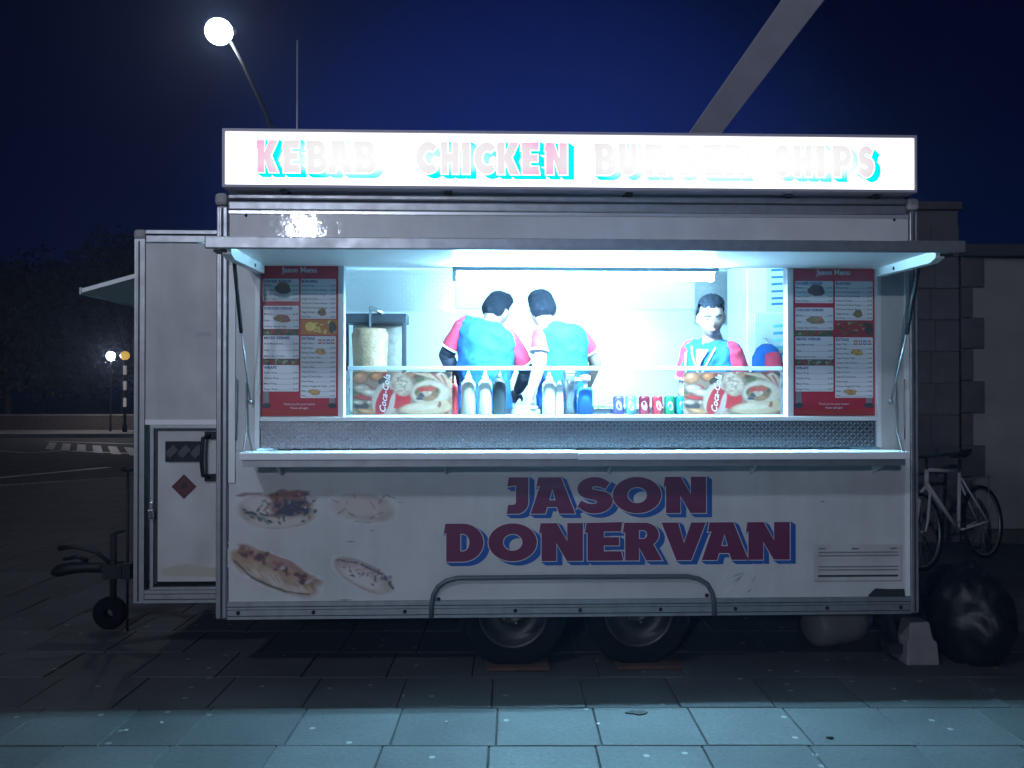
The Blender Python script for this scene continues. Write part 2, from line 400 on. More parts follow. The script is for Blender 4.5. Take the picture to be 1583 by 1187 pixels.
def make_tree(label, loc, h, rc, seed, grp):
    rnd = random.Random(seed); t = thing('broadleaf_tree', label, 'tree', loc, 0, grp)
    m = MB(); m.tube([(0, 0, 0), (.05, 0, h * .2), (-.05, .1, h * .45), (.1, 0, h * .8)], [.22, .17, .13, .04], 10)
    lobes = []
    for i in range(13):
        a = rnd.uniform(0, 6.28); z = h * rnd.uniform(.25, .85); rr = rc * rnd.uniform(.35, .75)
        e = Vector((math.cos(a) * rr, math.sin(a) * rr, z)); m.tube([(0, 0, h * rnd.uniform(.25, .45)), tuple((e + Vector((0, 0, h * .35))) / 2), tuple(e)], [.09, .06, .02], 6); lobes.append((e, rc * rnd.uniform(.35, .55)))
    lobes.append((Vector((0, 0, h * .85)), rc * .5))
    m.build('trunk', M_bark, t)
    c = MB(); V = []; Fc = []
    for e, r in lobes:
        for _ in range(520):
            d = Vector((rnd.gauss(0, 1), rnd.gauss(0, 1), rnd.gauss(0, .8))).normalized() * r * rnd.uniform(.45, 1.08) + e
            u = Vector((rnd.gauss(0, 1), rnd.gauss(0, 1), rnd.gauss(0, 1))).normalized() * .13; w = u.orthogonal().normalized() * .09
            o = len(V); V += [d - u, d + w, d + u, d - w]; Fc.append((o, o + 1, o + 2, o + 3))
    c.add(V, Fc); c.build('crown', M_leaf, t); return t
for i, (x, y, h, rc, lab) in enumerate([
    (-27.5, 40, 8.4, 3.6, 'dark leafy tree farthest left beyond the low wall'),
    (-22.0, 37, 7.2, 3.0, 'dark rounded tree beyond the low wall, second from the left edge'),
    (-18.2, 41, 9.2, 3.8, 'tall dark tree beyond the low wall, behind the globe beacon'),
    (-13.6, 38, 7.6, 3.2, 'dark tree beyond the low wall, partly behind the trailer nose'),
    (-24.6, 46, 9.0, 4.2, 'large dark tree set back between the two leftmost trees'),
    (-20.2, 48, 9.4, 4.4, 'large dark tree set back, left of the globe beacon'),
    (-16.0, 46, 9.0, 4.2, 'large dark tree set back, just right of the globe beacon')]):
    make_tree(lab, (x, y, .05), h, rc, 20 + i, 'dark trees beyond the far road')

# Belisha beacon and small lamp
bx = P(193, 600, 29.0)
t = thing('crossing_beacon', 'black and white banded crossing beacon with amber globe beside the road', 'beacon', (bx.x, bx.y, 0.02))
m = MB(); m.lathe([(.09, 0), (.09, .25), (.06, .27), (.052, .3), (.05, 2.66), (.07, 2.68), (.07, 2.72)], n=14); m.build('pole', M_black, t)
for z0 in (.95, 1.58, 2.16):
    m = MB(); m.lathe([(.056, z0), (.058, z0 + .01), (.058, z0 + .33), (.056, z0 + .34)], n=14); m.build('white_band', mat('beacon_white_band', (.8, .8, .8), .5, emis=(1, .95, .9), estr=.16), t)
m = MB(); m.sphere((0, 0, 2.88), .17, 18, 12); m.build('globe', mat('amber_globe', (.75, .45, .06), .3, emis=(1, .62, .10), estr=.55), t)
bx = P(171, 600, 29.6)
t = thing('crossing_lamp', 'small bright white lamp on a thin dark post left of the beacon', 'street lamp', (bx.x, bx.y, 0.02))
m = MB(); m.lathe([(.05, 0), (.045, .3), (.03, .32), (.03, 2.72)], n=10); m.build('post', M_black, t)
m = MB(); m.lathe([(.03, 2.72), (.11, 2.76), (.15, 2.92), (.10, 3.02), (.0, 3.04)], n=12); m.build('lantern', emis_mat('lit_lantern', (1, .97, 1), 220), t)

# lit street lamp behind the trailer
lp = P(340, 50, 10)
t = thing('street_lamp', 'tall street lamp with a brightly lit head above the trailer roof', 'street lamp', (-3.35, 10, 0))
m = MB(); m.tube([(0, 0, 0), (0, 0, 1.1), (0, 0, 1.11), (0, 0, 5.6), (-.25, 0, 6.2), (-.62, 0, 7.0), (lp.x + 3.35 + .18, 0, lp.z - .18 + .02)], [.07, .07, .045, .04, .03, .026, .024], 12)
m.build('column', mat('lamp_column_grey', (.02, .02, .024), .8), t)
lx, lz = lp.x + 3.35, lp.z
m = MB(); m.sphere((lx + .06, .05, lz + .04), (.20, .14, .10), 18, 10); m.build('lamp_head', mat('lamp_head_grey', (.04, .04, .04), .5), t)
m = MB(); m.sphere((lx, -.06, lz - .01), (.22, .20, .21), 24, 14); m.build('lit_lens', emis_mat('lit_street_lamp_lens', (.88, .93, 1), 105), t)

# leaning mast
a = P(1090, 205, 6.2); b = P(1240, 0, 4.4); d = (b - a).normalized()
base = a - d * ((a.z) / d.z); tip = b + d * 1.6
t = thing('leaning_mast', 'broad pale square mast leaning up to the right behind the sign', 'mast', (base.x, base.y, 0))
m = MB(); L_ = (tip - base)
q = L_.normalized(); sx = q.cross(Vector((0, 1, 0))).normalized(); sy = q.cross(sx).normalized()
V = []
for k, w in ((0, .12), (.5, .14), (1, .19)):
    c = L_ * k
    for (i, j) in ((-1, -1), (1, -1), (1, 1), (-1, 1)): V.append(c + sx * i * w + sy * j * w * .7)
m.add(V, [(0, 1, 2, 3), (8, 9, 10, 11)] + [(r * 4 + i, r * 4 + (i + 1) % 4, r * 4 + 4 + (i + 1) % 4, r * 4 + 4 + i) for r in range(2) for i in range(4)])
m.build('mast_beam', mat('mast_paint', (.62, .60, .68), .6, var=.15, vscale=3), t, bevel=.01)
m = MB(); m.box(-.35, .35, -.35, .35, .002, .04); m.build('base_plate', M_under, t)

# ------------------------------------------------------------------ building at the right
M_stone = mat('dark_sandstone', (.12, .105, .10), .9, var=.35, vscale=3, bump=.4, bscale=18)
M_stone2 = mat('dark_quoin_stone', (.10, .082, .078), .9, var=.35, vscale=4, bump=.4, bscale=18)
M_render = mat('tan_rendered_wall', (.27, .25, .24), .9, var=.22, vscale=2.2, bump=.3, bscale=25)
bld = thing('corner_building', 'brown stone and render building at the right behind the trailer', 'building', (4.3, 4.0, 0))
m = MB(); m.box(.74, 9.5, .02, 8, 0, 2.93); m.build('rendered_wall', M_render, bld)
m = MB(); m.box(-.7, .62, .05, 8, 0, 3.42); m.build('stone_wall', M_stone, bld)
m = MB(); m.box(-.12, .10, -.06, .048, 0, 3.3); m.build('pilaster', M_stone, bld, bevel=.01)
zs = [0, .36, .68, 1.0, 1.33, 1.66, 1.99, 2.31, 2.62, 2.93]
for i in range(9):
    wx = .86 if i % 2 == 0 else .74
    m = MB(); m.box(.625, wx, -.012 - (i % 3) * .003, .018, zs[i] + .004, zs[i + 1] - .004); m.build('quoin', M_stone2, bld, bevel=.006)
# courses of ashlar on the dark stone wall
am = MB(); am.box(-.20, .20, -.012, .012, -.155, .155)
ash = am.mesh('stone_block', M_stone)
for i in range(10):
    for j in range(2):
        o = bpy.data.objects.new('stone_block', ash); COL.objects.link(o); o.parent = bld
        o.scale = ((.5 if j == 0 else .6), 1, 1) if i % 2 else ((.6 if j == 0 else .5), 1, 1)
        w0 = .2 if i % 2 else .25; o.location = (.12 + (w0 / 2 if j == 0 else w0 + (.5 - w0) / 2), .038 + random.uniform(-.003, .003), .17 + i * .325)
        o.scale = ((w0 if j == 0 else .5 - w0) / .41, 1, 1)
m = MB(); m.box(.62, 9.6, -.10, .8, 2.934, 3.05); m.build('eaves_board', mat('dark_eaves', (.04, .04, .045), .7), bld)
m = MB(); m.prism([(-.1, 3.052), (8, 3.052), (8, 4.2)], .64, 9.6, ax='x'); m.build('roof', mat('dark_slate', (.03, .03, .036), .7, var=.3, vscale=8), bld)
m = MB(); m.box(-.75, .64, 0, 8, 3.422, 3.5); m.build('parapet_coping', M_stone2, bld)
m = MB(); m.box(.87, 9.4, -.05, .015, 0, .14); m.build('plinth', M_stone2, bld)

# ------------------------------------------------------------------ TRAILER
X0, X1, Y1, Z0, Z1 = -1.455, 2.465, 2.1, .30, 2.635
OX0, OX1, OZ0, OZ1 = -1.24, 2.25, 1.235, 2.245      # hatch opening
tr = thing('food_trailer', 'white twin-axle kebab trailer with its serving hatch open and lit inside', 'food trailer')
def tp(name, m, mt, label=None, bevel=0, parent=None, kind=None): return m.build(name, mt, parent or tr, label, bevel, kind=kind)
# front side skins
m = MB(); m.box(X0 + .07, X1 - .05, .0, .03, .395, OZ0 - .012); tp('side_panel', m, M_panel, 'lower white side panel carrying the red and blue lettering')
m = MB(); m.box(X0 + .07, OX0, .0, .03, OZ0 - .01, OZ1 + .03); tp('side_panel', m, M_panel)
m = MB(); m.box(OX1, X1 - .05, .0, .03, OZ0 - .01, OZ1 + .03); tp('side_panel', m, M_panel)
m = MB(); m.box(X0 + .07, X1 - .05, .0, .03, OZ1 + .034, 2.545); tp('fascia_panel', m, M_panel)
for x, z in ((X0 + .16, 2.52), (X1 - .13, 2.52)):
    m = MB(); m.sphere((x, -.002, z), (.008, .005, .008), 8, 6); tp('rivet', m, M_under)
# back, ends, roof, floor
m = MB(); m.box(X0 + .03, X1 - .03, Y1 - .03, Y1, .35, 2.6); tp('rear_wall', m, M_panel)
for x in (X0 + .005, X1 - .035):
    m = MB(); m.box(x, x + .03, .04, Y1 - .04, .35, 2.6); tp('end_wall', m, M_panel)
m = MB(); m.box(X0 + .02, X1 - .02, .035, Y1 - .02, 2.602, 2.63); tp('roof', m, M_white)
m = MB(); m.box(X0 + .04, X1 - .04, .04, Y1 - .04, 2.52, 2.598); tp('ceiling', m, M_ceil)
m = MB(); m.box(X0 + .04, X1 - .04, .035, Y1 - .035, .42, .5); tp('floor', m, M_floor_in)
# corner posts: ribbed aluminium profile
def post(x0, x1, y0, y1, z0, z1):
    m = MB(); m.box(x0, x1, y0, y1, z0, z1); w = x1 - x0
    o = tp('corner_post', m, M_alu, bevel=.012)
    r = MB(); r.box(x0 + w * .42, x0 + w * .62, y0 - .002, y0 + .01, z0 + .01, z1 - .01)
    r.build('rubber_insert', M_aludark, o)
    r = MB(); r.box(x0 + w * .14, x0 + w * .28, y0 - .004, y0 + .01, z0 + .01, z1 - .01); r.box(x0 + w * .74, x0 + w * .88, y0 - .004, y0 + .01, z0 + .01, z1 - .01)
    r.build('raised_rib', M_alu, o)
post(X0, X0 + .066, -.012, .05, Z0, 2.57); post(X1 - .046, X1, -.012, .05, Z0, 2.57)
post(X0, X0 + .066, Y1 - .05, Y1 + .01, Z0, 2.57); post(X1 - .046, X1, Y1 - .05, Y1 + .01, Z0, 2.57)
for x0 in (X0 - .008, X1 - .062):
    m = MB(); m.box(x0, x0 + .07, -.022, .055, 2.572, 2.642); tp('corner_cap', m, mat('grey_cap', (.32, .31, .30), .6), bevel=.02)
# top rail with grooves
m = MB(); m.box(X0 + .064, X1 - .064, -.012, .05, 2.548, 2.598); m.box(X0 + .064, X1 - .064, -.02, .05, 2.606, 2.636); tp('top_rail', m, M_alu, bevel=.008)
m = MB(); m.box(X0 + .064, X1 - .064, -.004, .04, 2.5985, 2.6055); tp('top_rail_groove', m, M_aludark)
m = MB(); m.box(X0 + .068, X1 - .05, -.008, .0, 2.530, 2.546); tp('trim_strip', m, mat('bright_trim', (.7, .7, .72), .3, metal=.6))
# bottom rail, grooved
br_ = MB()
for i, (z0, z1, y) in enumerate([(.300, .316, -.014), (.320, .350, -.010), (.354, .366, -.014), (.370, .394, -.008)]): br_.box(X0 + .066, X1 - .046, y, .04, z0, z1)
br_.box(X0 + .066, X1 - .046, -.002, .03, .3005, .3935, 1)
rail = tp('bottom_rail', br_, [M_alu, M_aludark])
for x in (-1.40 + .07, -.92, -.47 + .05, .19, .55, 1.0, 1.42, 1.94, 2.36):
    m = MB(); m.sphere((x, -.013, .336), (.011, .007, .011), 10, 6); m.build('bolt', M_under, rail)
# wheel arch edging
ap = [(-.275, .300), (-.272, .38), (-.262, .43), (-.235, .475), (-.19, .505), (-.13, .520), (.5, .522), (1.15, .520), (1.215, .505), (1.262, .475), (1.287, .43), (1.298, .38), (1.302, .300)]
m = MB(); m.tube([(x, -.018, z) for x, z in ap], .0135, 8); tp('wheel_arch_edging', m, mat('edging_rubber', (.09, .10, .12), .4))
for x, z in ((-.235, .40), (1.262, .41)):
    m = MB(); m.sphere((x, -.004, z), (.012, .008, .012), 10, 6); tp('bolt', m, M_under)

# hatch surround: jambs, sill, ledge, tread plate band
m = MB(); m.box(OX0 - .003, OX0 + .022, -.006, .08, OZ0, OZ1); m.box(OX1 - .018, OX1 + .006, -.006, .08, OZ0, OZ1); tp('hatch_jamb', m, M_white)
m = MB(); m.box(OX0 + .024, OX1 - .02, .012, .05, 1.236, 1.384); tread = tp('tread_plate_band', m, M_treadbase)
def lozenges(x0, x1, z0, z1, y, pitch, ln, wd, hh):
    m = MB(); k = 0; z = z0 + pitch / 2; j = 0
    while z < z1 - ln * .4:
        x = x0 + pitch / 2; i = 0
        while x < x1 - ln * .4:
            a = R(45) if (i + j) % 2 == 0 else R(-45); c, s_ = math.cos(a), math.sin(a)
            p = [(-ln / 2, 0), (0, -wd / 2), (ln / 2, 0), (0, wd / 2)]
            V = [(x + u * c - v * s_, y + .0005, z + u * s_ + v * c) for u, v in p]
            q = [(-ln / 4, 0), (0, -wd / 5), (ln / 4, 0), (0, wd / 5)]
            V += [(x + u * c - v * s_, y - hh, z + u * s_ + v * c) for u, v in q]
            m.add(V, [(0, 1, 5, 4), (1, 2, 6, 5), (2, 3, 7, 6), (3, 0, 4, 7), (4, 5, 6, 7)]); i += 1; x += pitch
        j += 1; z += pitch
    return m
lozenges(OX0 + .026, OX1 - .022, 1.238, 1.385, .012, .0202, .0275, .0062, .0035).build('raised_tread', M_tread, tread, kind='stuff')
m = MB(); m.box(OX0 + .024, OX1 - .02, -.012, .50, 1.386, 1.410); tp('window_ledge', m, M_white, bevel=.003)
# fold-out counter
m = MB(); m.box(-1.274, .520, -.215, -.002, 1.188, 1.226); tp('serving_counter', m, M_white, 'left half of the fold-out serving counter', bevel=.004)
m = MB(); m.box(.523, 2.317, -.215, -.002, 1.184, 1.224); tp('serving_counter', m, M_white, 'right half of the fold-out serving counter', bevel=.004)
m = MB(); m.box(-1.26, 2.30, -.196, -.18, 1.15, 1.186); tp('counter_edge_rail', m, M_alu)
for x in (-1.1, -.2, .7, 1.5, 2.2):
    m = MB(); m.prism([(-.002, 1.09), (-.002, 1.18), (-.17, 1.18), (-.17, 1.168), (-.02, 1.09)], x, x + .008, ax='x'); tp('counter_bracket', m, M_white)
m = MB(); m.tube([(-1.29, -.01, 1.60), (-1.285, -.02, 1.33), (-1.275, -.15, 1.20)], .004, 6); tp('counter_stay', m, M_alu)
m = MB(); m.tube([(2.34, -.01, 1.60), (2.335, -.02, 1.33), (2.31, -.15, 1.20)], .004, 6); tp('counter_stay', m, M_alu)
m = MB(); m.tube([(-1.34, -.012, 1.62), (-1.345, -.012, 1.28)], .004, 6); tp('hatch_lock_rod', m, M_alu); m = MB(); m.tube([(2.385, -.012, 1.62), (2.385, -.012, 1.28)], .004, 6); tp('hatch_lock_rod', m, M_alu)
# white edge strips beside the opening
m = MB(); m.box(X0 + .07, X0 + .105, -.010, -.001, 1.05, OZ1); tp('edge_strip', m, M_white)
m = MB(); m.box(X1 - .075, X1 - .05, -.010, -.001, .40, OZ1); tp('edge_strip', m, M_white)

# awning
aw = part('hatch_awning', tr)
m = MB(); m.box(-1.296, 2.349, -.675, -.004, 2.244, 2.276); m.build('awning_panel', M_white, aw, bevel=.004)
m = MB(); m.box(-1.306, 2.359, -.70, -.677, 2.226, 2.284); m.build('awning_lip', M_alu, aw, bevel=.006)
for x, s in ((-1.212, -1), (2.25, 1)):
    m = MB(); m.prism([(-.012, 2.243), (-.012, 2.198), (-.60, 2.188), (-.66, 2.205), (-.66, 2.243)], x - .022, x + .022, ax='x')
    m.build('awning_side_rib', M_white, aw)
    m = MB(); m.sphere((x + .023 * s * -1, -.22, 2.215), (.004, .010, .010), 8, 6); m.build('pivot_bolt', M_black, aw)
    m = MB(); m.box(x - .03 + s * .03, x + .03 + s * .03, -.672, -.60, 2.214, 2.226); m.build('catch', M_black, aw)
for x in (-1.262, 2.300):
    m = MB(); m.tube([(x, -.36, 2.232), (x, -.215, 1.86)], .0105, 10); m.tube([(x, -.215, 1.86), (x, -.03, 1.50)], .005, 8, mi=1)
    m.sphere((x, -.028, 1.495), .013, 10, 6, mi=1); tp('gas_strut', m, [M_black, M_alu])

# window frame
for x0, x1 in ((-.790, -.757), (1.722, 1.758)):
    m = MB(); m.box(x0, x1, .0, .07, 1.411, 2.30); tp('window_post', m, M_white, bevel=.004)
m = MB(); m.box(OX0 + .03, OX1 - .02, .05, .085, 2.262, 2.51); tp('header', m, M_white)
# wall behind menus (inside lining)
for x0, x1 in ((OX0 + .022, -.792), (1.76, OX1 - .018)):
    m = MB(); m.box(x0, x1, .034, .07, 1.411, 2.262); tp('hatch_side_board', m, M_white)

# interior
m = MB(); m.box(X0 + .04, X1 - .04, Y1 - .05, Y1 - .032, .5, 2.52); bw = tp('interior_back_wall', m, M_treadw)
lozenges(-1.0, 2.4, 1.42, 2.52, Y1 - .05, .030, .036, .010, .0025).build('raised_tread', M_treadw, bw, kind='stuff')
m = MB(); m.box(X0 + .036, X0 + .05, .08, Y1 - .052, .5, 2.52); tp('interior_end_wall', m, M_white)
m = MB(); m.box(X1 - .05, X1 - .036, .08, Y1 - .052, .5, 2.52); tp('interior_end_wall', m, M_mirror)
m = MB(); m.box(-1.36, 1.62, 1.45, 2.04, .5, 1.36); m.box(-1.38, 1.64, 1.43, 2.045, 1.362, 1.40); tp('back_worktop', m, M_steel, bevel=.004)
m = MB(); m.box(OX0 + .1, 1.9, .09, .50, .5, 1.25); m.box(.6, 1.3, .51, .69, 1.252, 1.29); tp('front_cabinet', m, M_steel, bevel=.004)
# tube fitting hanging just inside the hatch
ft = part('light_fitting', tr)
m = MB(); m.box(-.16, 1.34, .02, .145, 2.222, 2.258); m.build('fitting_body', mat('fitting_grey', (.3, .42, .5), .5), ft, bevel=.004)
for y in (.055, .115):
    m = MB(); m.tube([(-.13, y, 2.200), (1.31, y, 2.200)], .0135, 12); m.build('fluorescent_tube', M_tube, ft)
for x in (-.148, 1.328):
    m = MB(); m.box(x - .012, x + .012, .03, .14, 2.178, 2.2215); m.build('tube_holder', M_white, ft)
# upper back wall: white board added as lamp glow, darker plates as unlit tread
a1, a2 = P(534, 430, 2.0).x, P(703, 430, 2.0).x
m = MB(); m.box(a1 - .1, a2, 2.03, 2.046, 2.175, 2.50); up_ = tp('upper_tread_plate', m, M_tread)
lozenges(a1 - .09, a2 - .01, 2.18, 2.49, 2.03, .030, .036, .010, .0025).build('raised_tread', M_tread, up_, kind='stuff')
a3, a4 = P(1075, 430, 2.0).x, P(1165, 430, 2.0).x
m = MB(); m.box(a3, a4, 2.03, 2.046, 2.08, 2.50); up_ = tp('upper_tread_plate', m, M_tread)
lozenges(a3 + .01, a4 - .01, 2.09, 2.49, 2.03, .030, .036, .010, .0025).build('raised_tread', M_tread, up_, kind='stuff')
m = MB(); m.box(a2 + .003, a3 - .003, 2.02, 2.046, 2.20, 2.50); tp('glow_wall_board', m, M_white)

# nose box at the left
NX0, NY0, NY1, NZ1 = -2.05, .40, 1.75, 2.505
nb = part('nose_box', tr)
m = MB(); m.box(NX0 + .04, X0 + .02, NY0, NY0 + .03, 1.385, 2.43); m.build('upper_panel', M_panel2, nb)
m = MB(); m.box(NX0 + .04, X0 + .02, NY1 - .03, NY1, .36, 2.45); m.build('rear_panel', M_panel2, nb)
m = MB(); m.box(NX0 + .02, X0 + .004, NY0 + .02, NY1 - .02, 2.452, 2.48); m.build('roof', M_panel2, nb)
m = MB(); m.box(NX0 + .02, X0 + .004, NY0 + .04, NY1 - .04, .36, .40); m.build('floor', M_under, nb)
m = MB()
m.box(NX0 + .004, NX0 + .03, NY0 + .05, NY1 - .05, .36, 1.30); m.box(NX0 + .004, NX0 + .03, NY0 + .05, NY1 - .05, 2.27, 2.45)
m.box(NX0 + .004, NX0 + .03, NY0 + .05, NY0 + .20, 1.30, 2.27); m.box(NX0 + .004, NX0 + .03, NY1 - .2, NY1 - .05, 1.30, 2.27); m.build('end_panel', M_panel2, nb)
for y0 in (NY0 - .012, NY1 - .05):
    m = MB(); m.box(NX0, NX0 + .060, y0, y0 + .062, Z0 + .0, 2.455); m.box(NX0 + .022, NX0 + .032, y0 - .002, y0 + .01, Z0 + .01, 2.44, 1); m.box(NX0 + .008, NX0 + .014, y0 - .003, y0 + .01, Z0 + .01, 2.44)
    m.build('corner_post', [M_alu, M_aludark], nb)
m = MB(); m.box(NX0 - .006, NX0 + .068, NY0 - .022, NY0 + .06, 2.45, 2.51); m.build('corner_cap', mat('grey_cap', (.32, .31, .30), .6), nb, bevel=.018)
m = MB(); m.box(NX0 + .066, X0 - .002, NY0 - .012, NY0 + .05, 2.435, 2.475); m.box(NX0 + .066, X0 - .002, NY0 - .02, NY0 + .05, 2.482, 2.506); m.box(NX0 + .066, X0 - .002, NY0 - .004, NY0 + .04, 2.476, 2.481, 1)
m.build('top_rail', [M_alu, M_aludark], nb, bevel=.004)
m = MB()
for z0, z1, y in ((.30, .318, -.014), (.323, .350, -.008), (.355, .375, -.012)): m.box(NX0 + .062, X0 - .002, NY0 + y, NY0 + .04, z0, z1)
m.box(NX0 + .062, X0 - .002, NY0, NY0 + .03, .301, .374, 1); m.build('bottom_rail', [M_alu, M_aludark], nb)
# gas locker door (part of the trailer)
dr_ = tp('locker_door', MB().box(-1.912, -1.49, NY0 - .006, NY0 + .022, .425, 1.315), M_panel2, 'lower locker door with black vent and red hazard diamond')
m = MB(); yy = NY0 - .012
m.box(-1.955, -1.475, yy, NY0 + .01, 1.333, 1.352); m.box(-1.955, -1.935, yy, NY0 + .01, .395, 1.332); m.box(-1.955, -1.475, yy, NY0 + .01, .378, .394)
m.box(-1.928, -1.914, yy, NY0 + .01, .41, 1.33, 1); m.box(-1.912, -1.475, yy, NY0 + .01, 1.317, 1.331, 1)
m.build('door_frame', [M_alu, M_aludark], nb)
m = MB(); m.box(NX0 + .062, X0 - .002, NY0 - .004, NY0 + .028, 1.353, 1.384); m.build('mid_rail', M_white, nb)
m = MB(); m.box(-1.865, -1.645, NY0 - .018, NY0 - .006, 1.135, 1.255); vent = m.build('door_vent', M_black, dr_)
m = MB()
for i in range(3): m.obox((-1.83 + .073 * i + .005, NY0 - .024, 1.195), (.045, .006, .07), (0, R(45), 0))
m.build('vent_emblem', mat('vent_grille', (.05, .05, .055), .4), dr_)
m = MB(); c = (-1.758, .986); r_ = .074
m.flat([[(c[0] - r_, c[1]), (c[0], c[1] - r_), (c[0] + r_, c[1]), (c[0], c[1] + r_)]], NY0 - .0075, col=(.09, .012, .02))
r2 = .064; r3 = .060
m.flat([[(c[0] - r2, c[1]), (c[0], c[1] - r2), (c[0] + r2, c[1]), (c[0], c[1] + r2)], [(c[0] - r3, c[1]), (c[0], c[1] - r3), (c[0] + r3, c[1]), (c[0], c[1] + r3)]], NY0 - .0082, col=(.02, .01, .01))
m.flat([[(c[0] - .02, c[1] + .005), (c[0] - .012, c[1] + .012), (c[0] - .008, c[1] + .034), (c[0] + .008, c[1] + .018), (c[0] + .014, c[1] + .026), (c[0] + .02, c[1] + .002), (c[0] + .006, c[1] - .012), (c[0] - .01, c[1] - .012)]], NY0 - .0082, col=(.02, .01, .01))
m.build('hazard_diamond', M_print, dr_)
m = MB(); m.tube([(-1.60, NY0 - .01, 1.29), (-1.635, NY0 - .05, 1.275), (-1.64, NY0 - .055, 1.18), (-1.64, NY0 - .055, 1.12), (-1.635, NY0 - .05, 1.055), (-1.60, NY0 - .01, 1.04)], .012, 8)
for z in (1.29, 1.04): m.box(-1.635, -1.565, NY0 - .02, NY0 - .006, z - .022, z + .022)
m.build('grab_handle', M_black, dr_)
m = MB(); m.obox((-1.943, NY0 - .02, .85), (.024, .02, .10)); m.obox((-1.940, NY0 - .04, .83), (.034, .018, .055), (R(12), 0, 0)); m.build('latch', M_steel, dr_, bevel=.005)
m = MB(); m.box(-1.52, -1.475, NY0 - .016, NY0 - .006, .56, .68); m.build('hinge', M_alu, dr_, bevel=.003)
m = MB(); m.flat([[(-1.70, 1.875), (-1.60, 1.88), (-1.605, 1.905), (-1.69, 1.90)]], NY0 - .001, col=(.36, .36, .38)); m.build('scuff_mark', M_print, nb)
m = MB(); m.flat([[(-1.88, .46), (-1.52, .45), (-1.50, .52), (-1.6, .505), (-1.75, .53), (-1.89, .50)]], NY0 - .0066, col=(.40, .385, .33)); m.build('grime_patch', M_print, dr_)
# end flap on the nose
m = MB(); a_ = math.atan2(2.235 - 2.142, .33)
m.add([(NX0, .45, 2.262), (NX0, 1.4, 2.262), (-2.385, 1.4, 2.165), (-2.385, .45, 2.165), (NX0, .45, 2.236), (NX0, 1.4, 2.236), (-2.385, 1.4, 2.140), (-2.385, .45, 2.140)],
      [(0, 1, 2, 3), (4, 7, 6, 5), (0, 3, 7, 4), (1, 5, 6, 2), (3, 2, 6, 7), (0, 4, 5, 1)])
fl = tp('end_flap', m, M_white, 'small raised flap on the left end of the trailer')
m = MB(); m.box(-2.396, -2.386, .445, 1.405, 2.130, 2.172); m.build('flap_lip', M_alu, fl)
m = MB(); m.tube([(NX0 + .3, .7, 2.40), (NX0 + .3, 1.4, 2.40)], .013, 8); tp('nose_tube_light', m, emis_mat('dim_tube', TUBE_COL, 22))

# rear corner: roof aerial
m = MB(); m.tube([(-1.12, .5, 2.632), (-1.12, .5, 3.69)], [.007, .004], 8); m.lathe([(.03, 0), (.025, .03), (.008, .05)], (-1.12, .5, 2.631), 10); tp('roof_aerial', m, mat('aerial_grey', (.45, .45, .48), .4, metal=.5))

# vent cover at lower right
vt = tp('vent_cover', MB().box(1.866, 2.367, -.010, -.001, .485, .690), M_panel2, 'rounded white vent cover with a dark slot low on the right', bevel=.008)
m = MB()
m.box(1.89, 2.345, -.013, -.010, .510, .520, 1)
for z in (.548, .566, .628, .646): m.box(1.89, 2.345, -.016, -.0095, z, z + .004, 2)
for x in (1.91, 2.10, 2.32):
    m.box(x - .02, x + .02, -.0135, -.010, .664, .672, 2)
m.build('vent_louvre', [M_white, M_aludark, M_alu], vt)
m = MB(); m.flat([[(2.175, .372), (2.180, .405), (2.205, .43), (2.22, .442), (2.30, .437), (2.385, .438), (2.390, .40), (2.395, .372)]], -.0015, col=(.025, .025, .03)); tp('black_sticker', m, M_print)
# scratches and scuffs on the lower panel
m = MB(); rs = random.Random(3)
for i in range(14):
    x = 1.50 + rs.gauss(0, .07); z = .50 + rs.gauss(0, .05); a = rs.uniform(.3, 1.2); l = rs.uniform(.02, .06); w = rs.uniform(.0015, .004)
    c, s_ = math.cos(a), math.sin(a); m.flat([[(x - l * c, z - l * s_), (x + w * s_, z - w * c), (x + l * c, z + l * s_), (x - w * s_, z + w * c)]], -.0012, col=rs.choice([(.62, .62, .60), (.25, .25, .25), (.7, .7, .7)]))
for (x, z, l) in ((1.92, .93, .02), (-.6, .78, .012), (-.72, .72, .03), (-.75, .40, .05)):
    m.flat([[(x - l, z), (x, z - .004), (x + l, z + .002), (x, z + .006)]], -.0012, col=(.3, .28, .26))
tp('scratches', m, M_print, kind='stuff')

# ---- wheels
def make_wheel(x, y, s, label=None):
    w = part('wheel', tr)
    if label: w['label'] = label
    w.location = (x, y, .30); w.rotation_euler = (0, 0, 0 if s > 0 else math.pi)
    m = MB(); m.lathe([(.19, -.07), (.22, -.085), (.27, -.09), (.293, -.078), (.300, -.06), (.300, -.03), (.296, -.028), (.296, -.022), (.300, -.02), (.300, .02), (.296, .022), (.296, .028), (.300, .03), (.300, .06), (.293, .078), (.27, .09), (.22, .085), (.19, .07)], n=40, axis='y'); m.build('tyre', M_rubber, w)
    m = MB(); m.lathe([(.0, -.035), (.045, -.045), (.055, -.05), (.075, -.02), (.12, -.012), (.165, -.035), (.178, -.068), (.188, -.075), (.196, -.072), (.19, -.05), (.185, .07), (.0, .07)], n=36, axis='y'); m.build('rim', M_rim, w)
    m = MB()
    for k in range(5):
        t_ = k * 2 * math.pi / 5; m.sphere((.06 * math.cos(t_), -.042, .06 * math.sin(t_)), .009, 8, 5)
    m.build('wheel_nut', M_steel, w); return w
make_wheel(.18, .13, 1, 'front wheel of the tandem pair, its rim showing below the skirt')
make_wheel(.89, .13, 1, 'rear wheel of the tandem pair, darker in shade')
make_wheel(.18, 1.95, -1); make_wheel(.89, 1.95, -1)
m = MB()
for x in (.18, .89): m.tube([(x, .2, .30), (x, 1.9, .30)], .035, 10)
tp('axle', m, M_under)
m = MB()
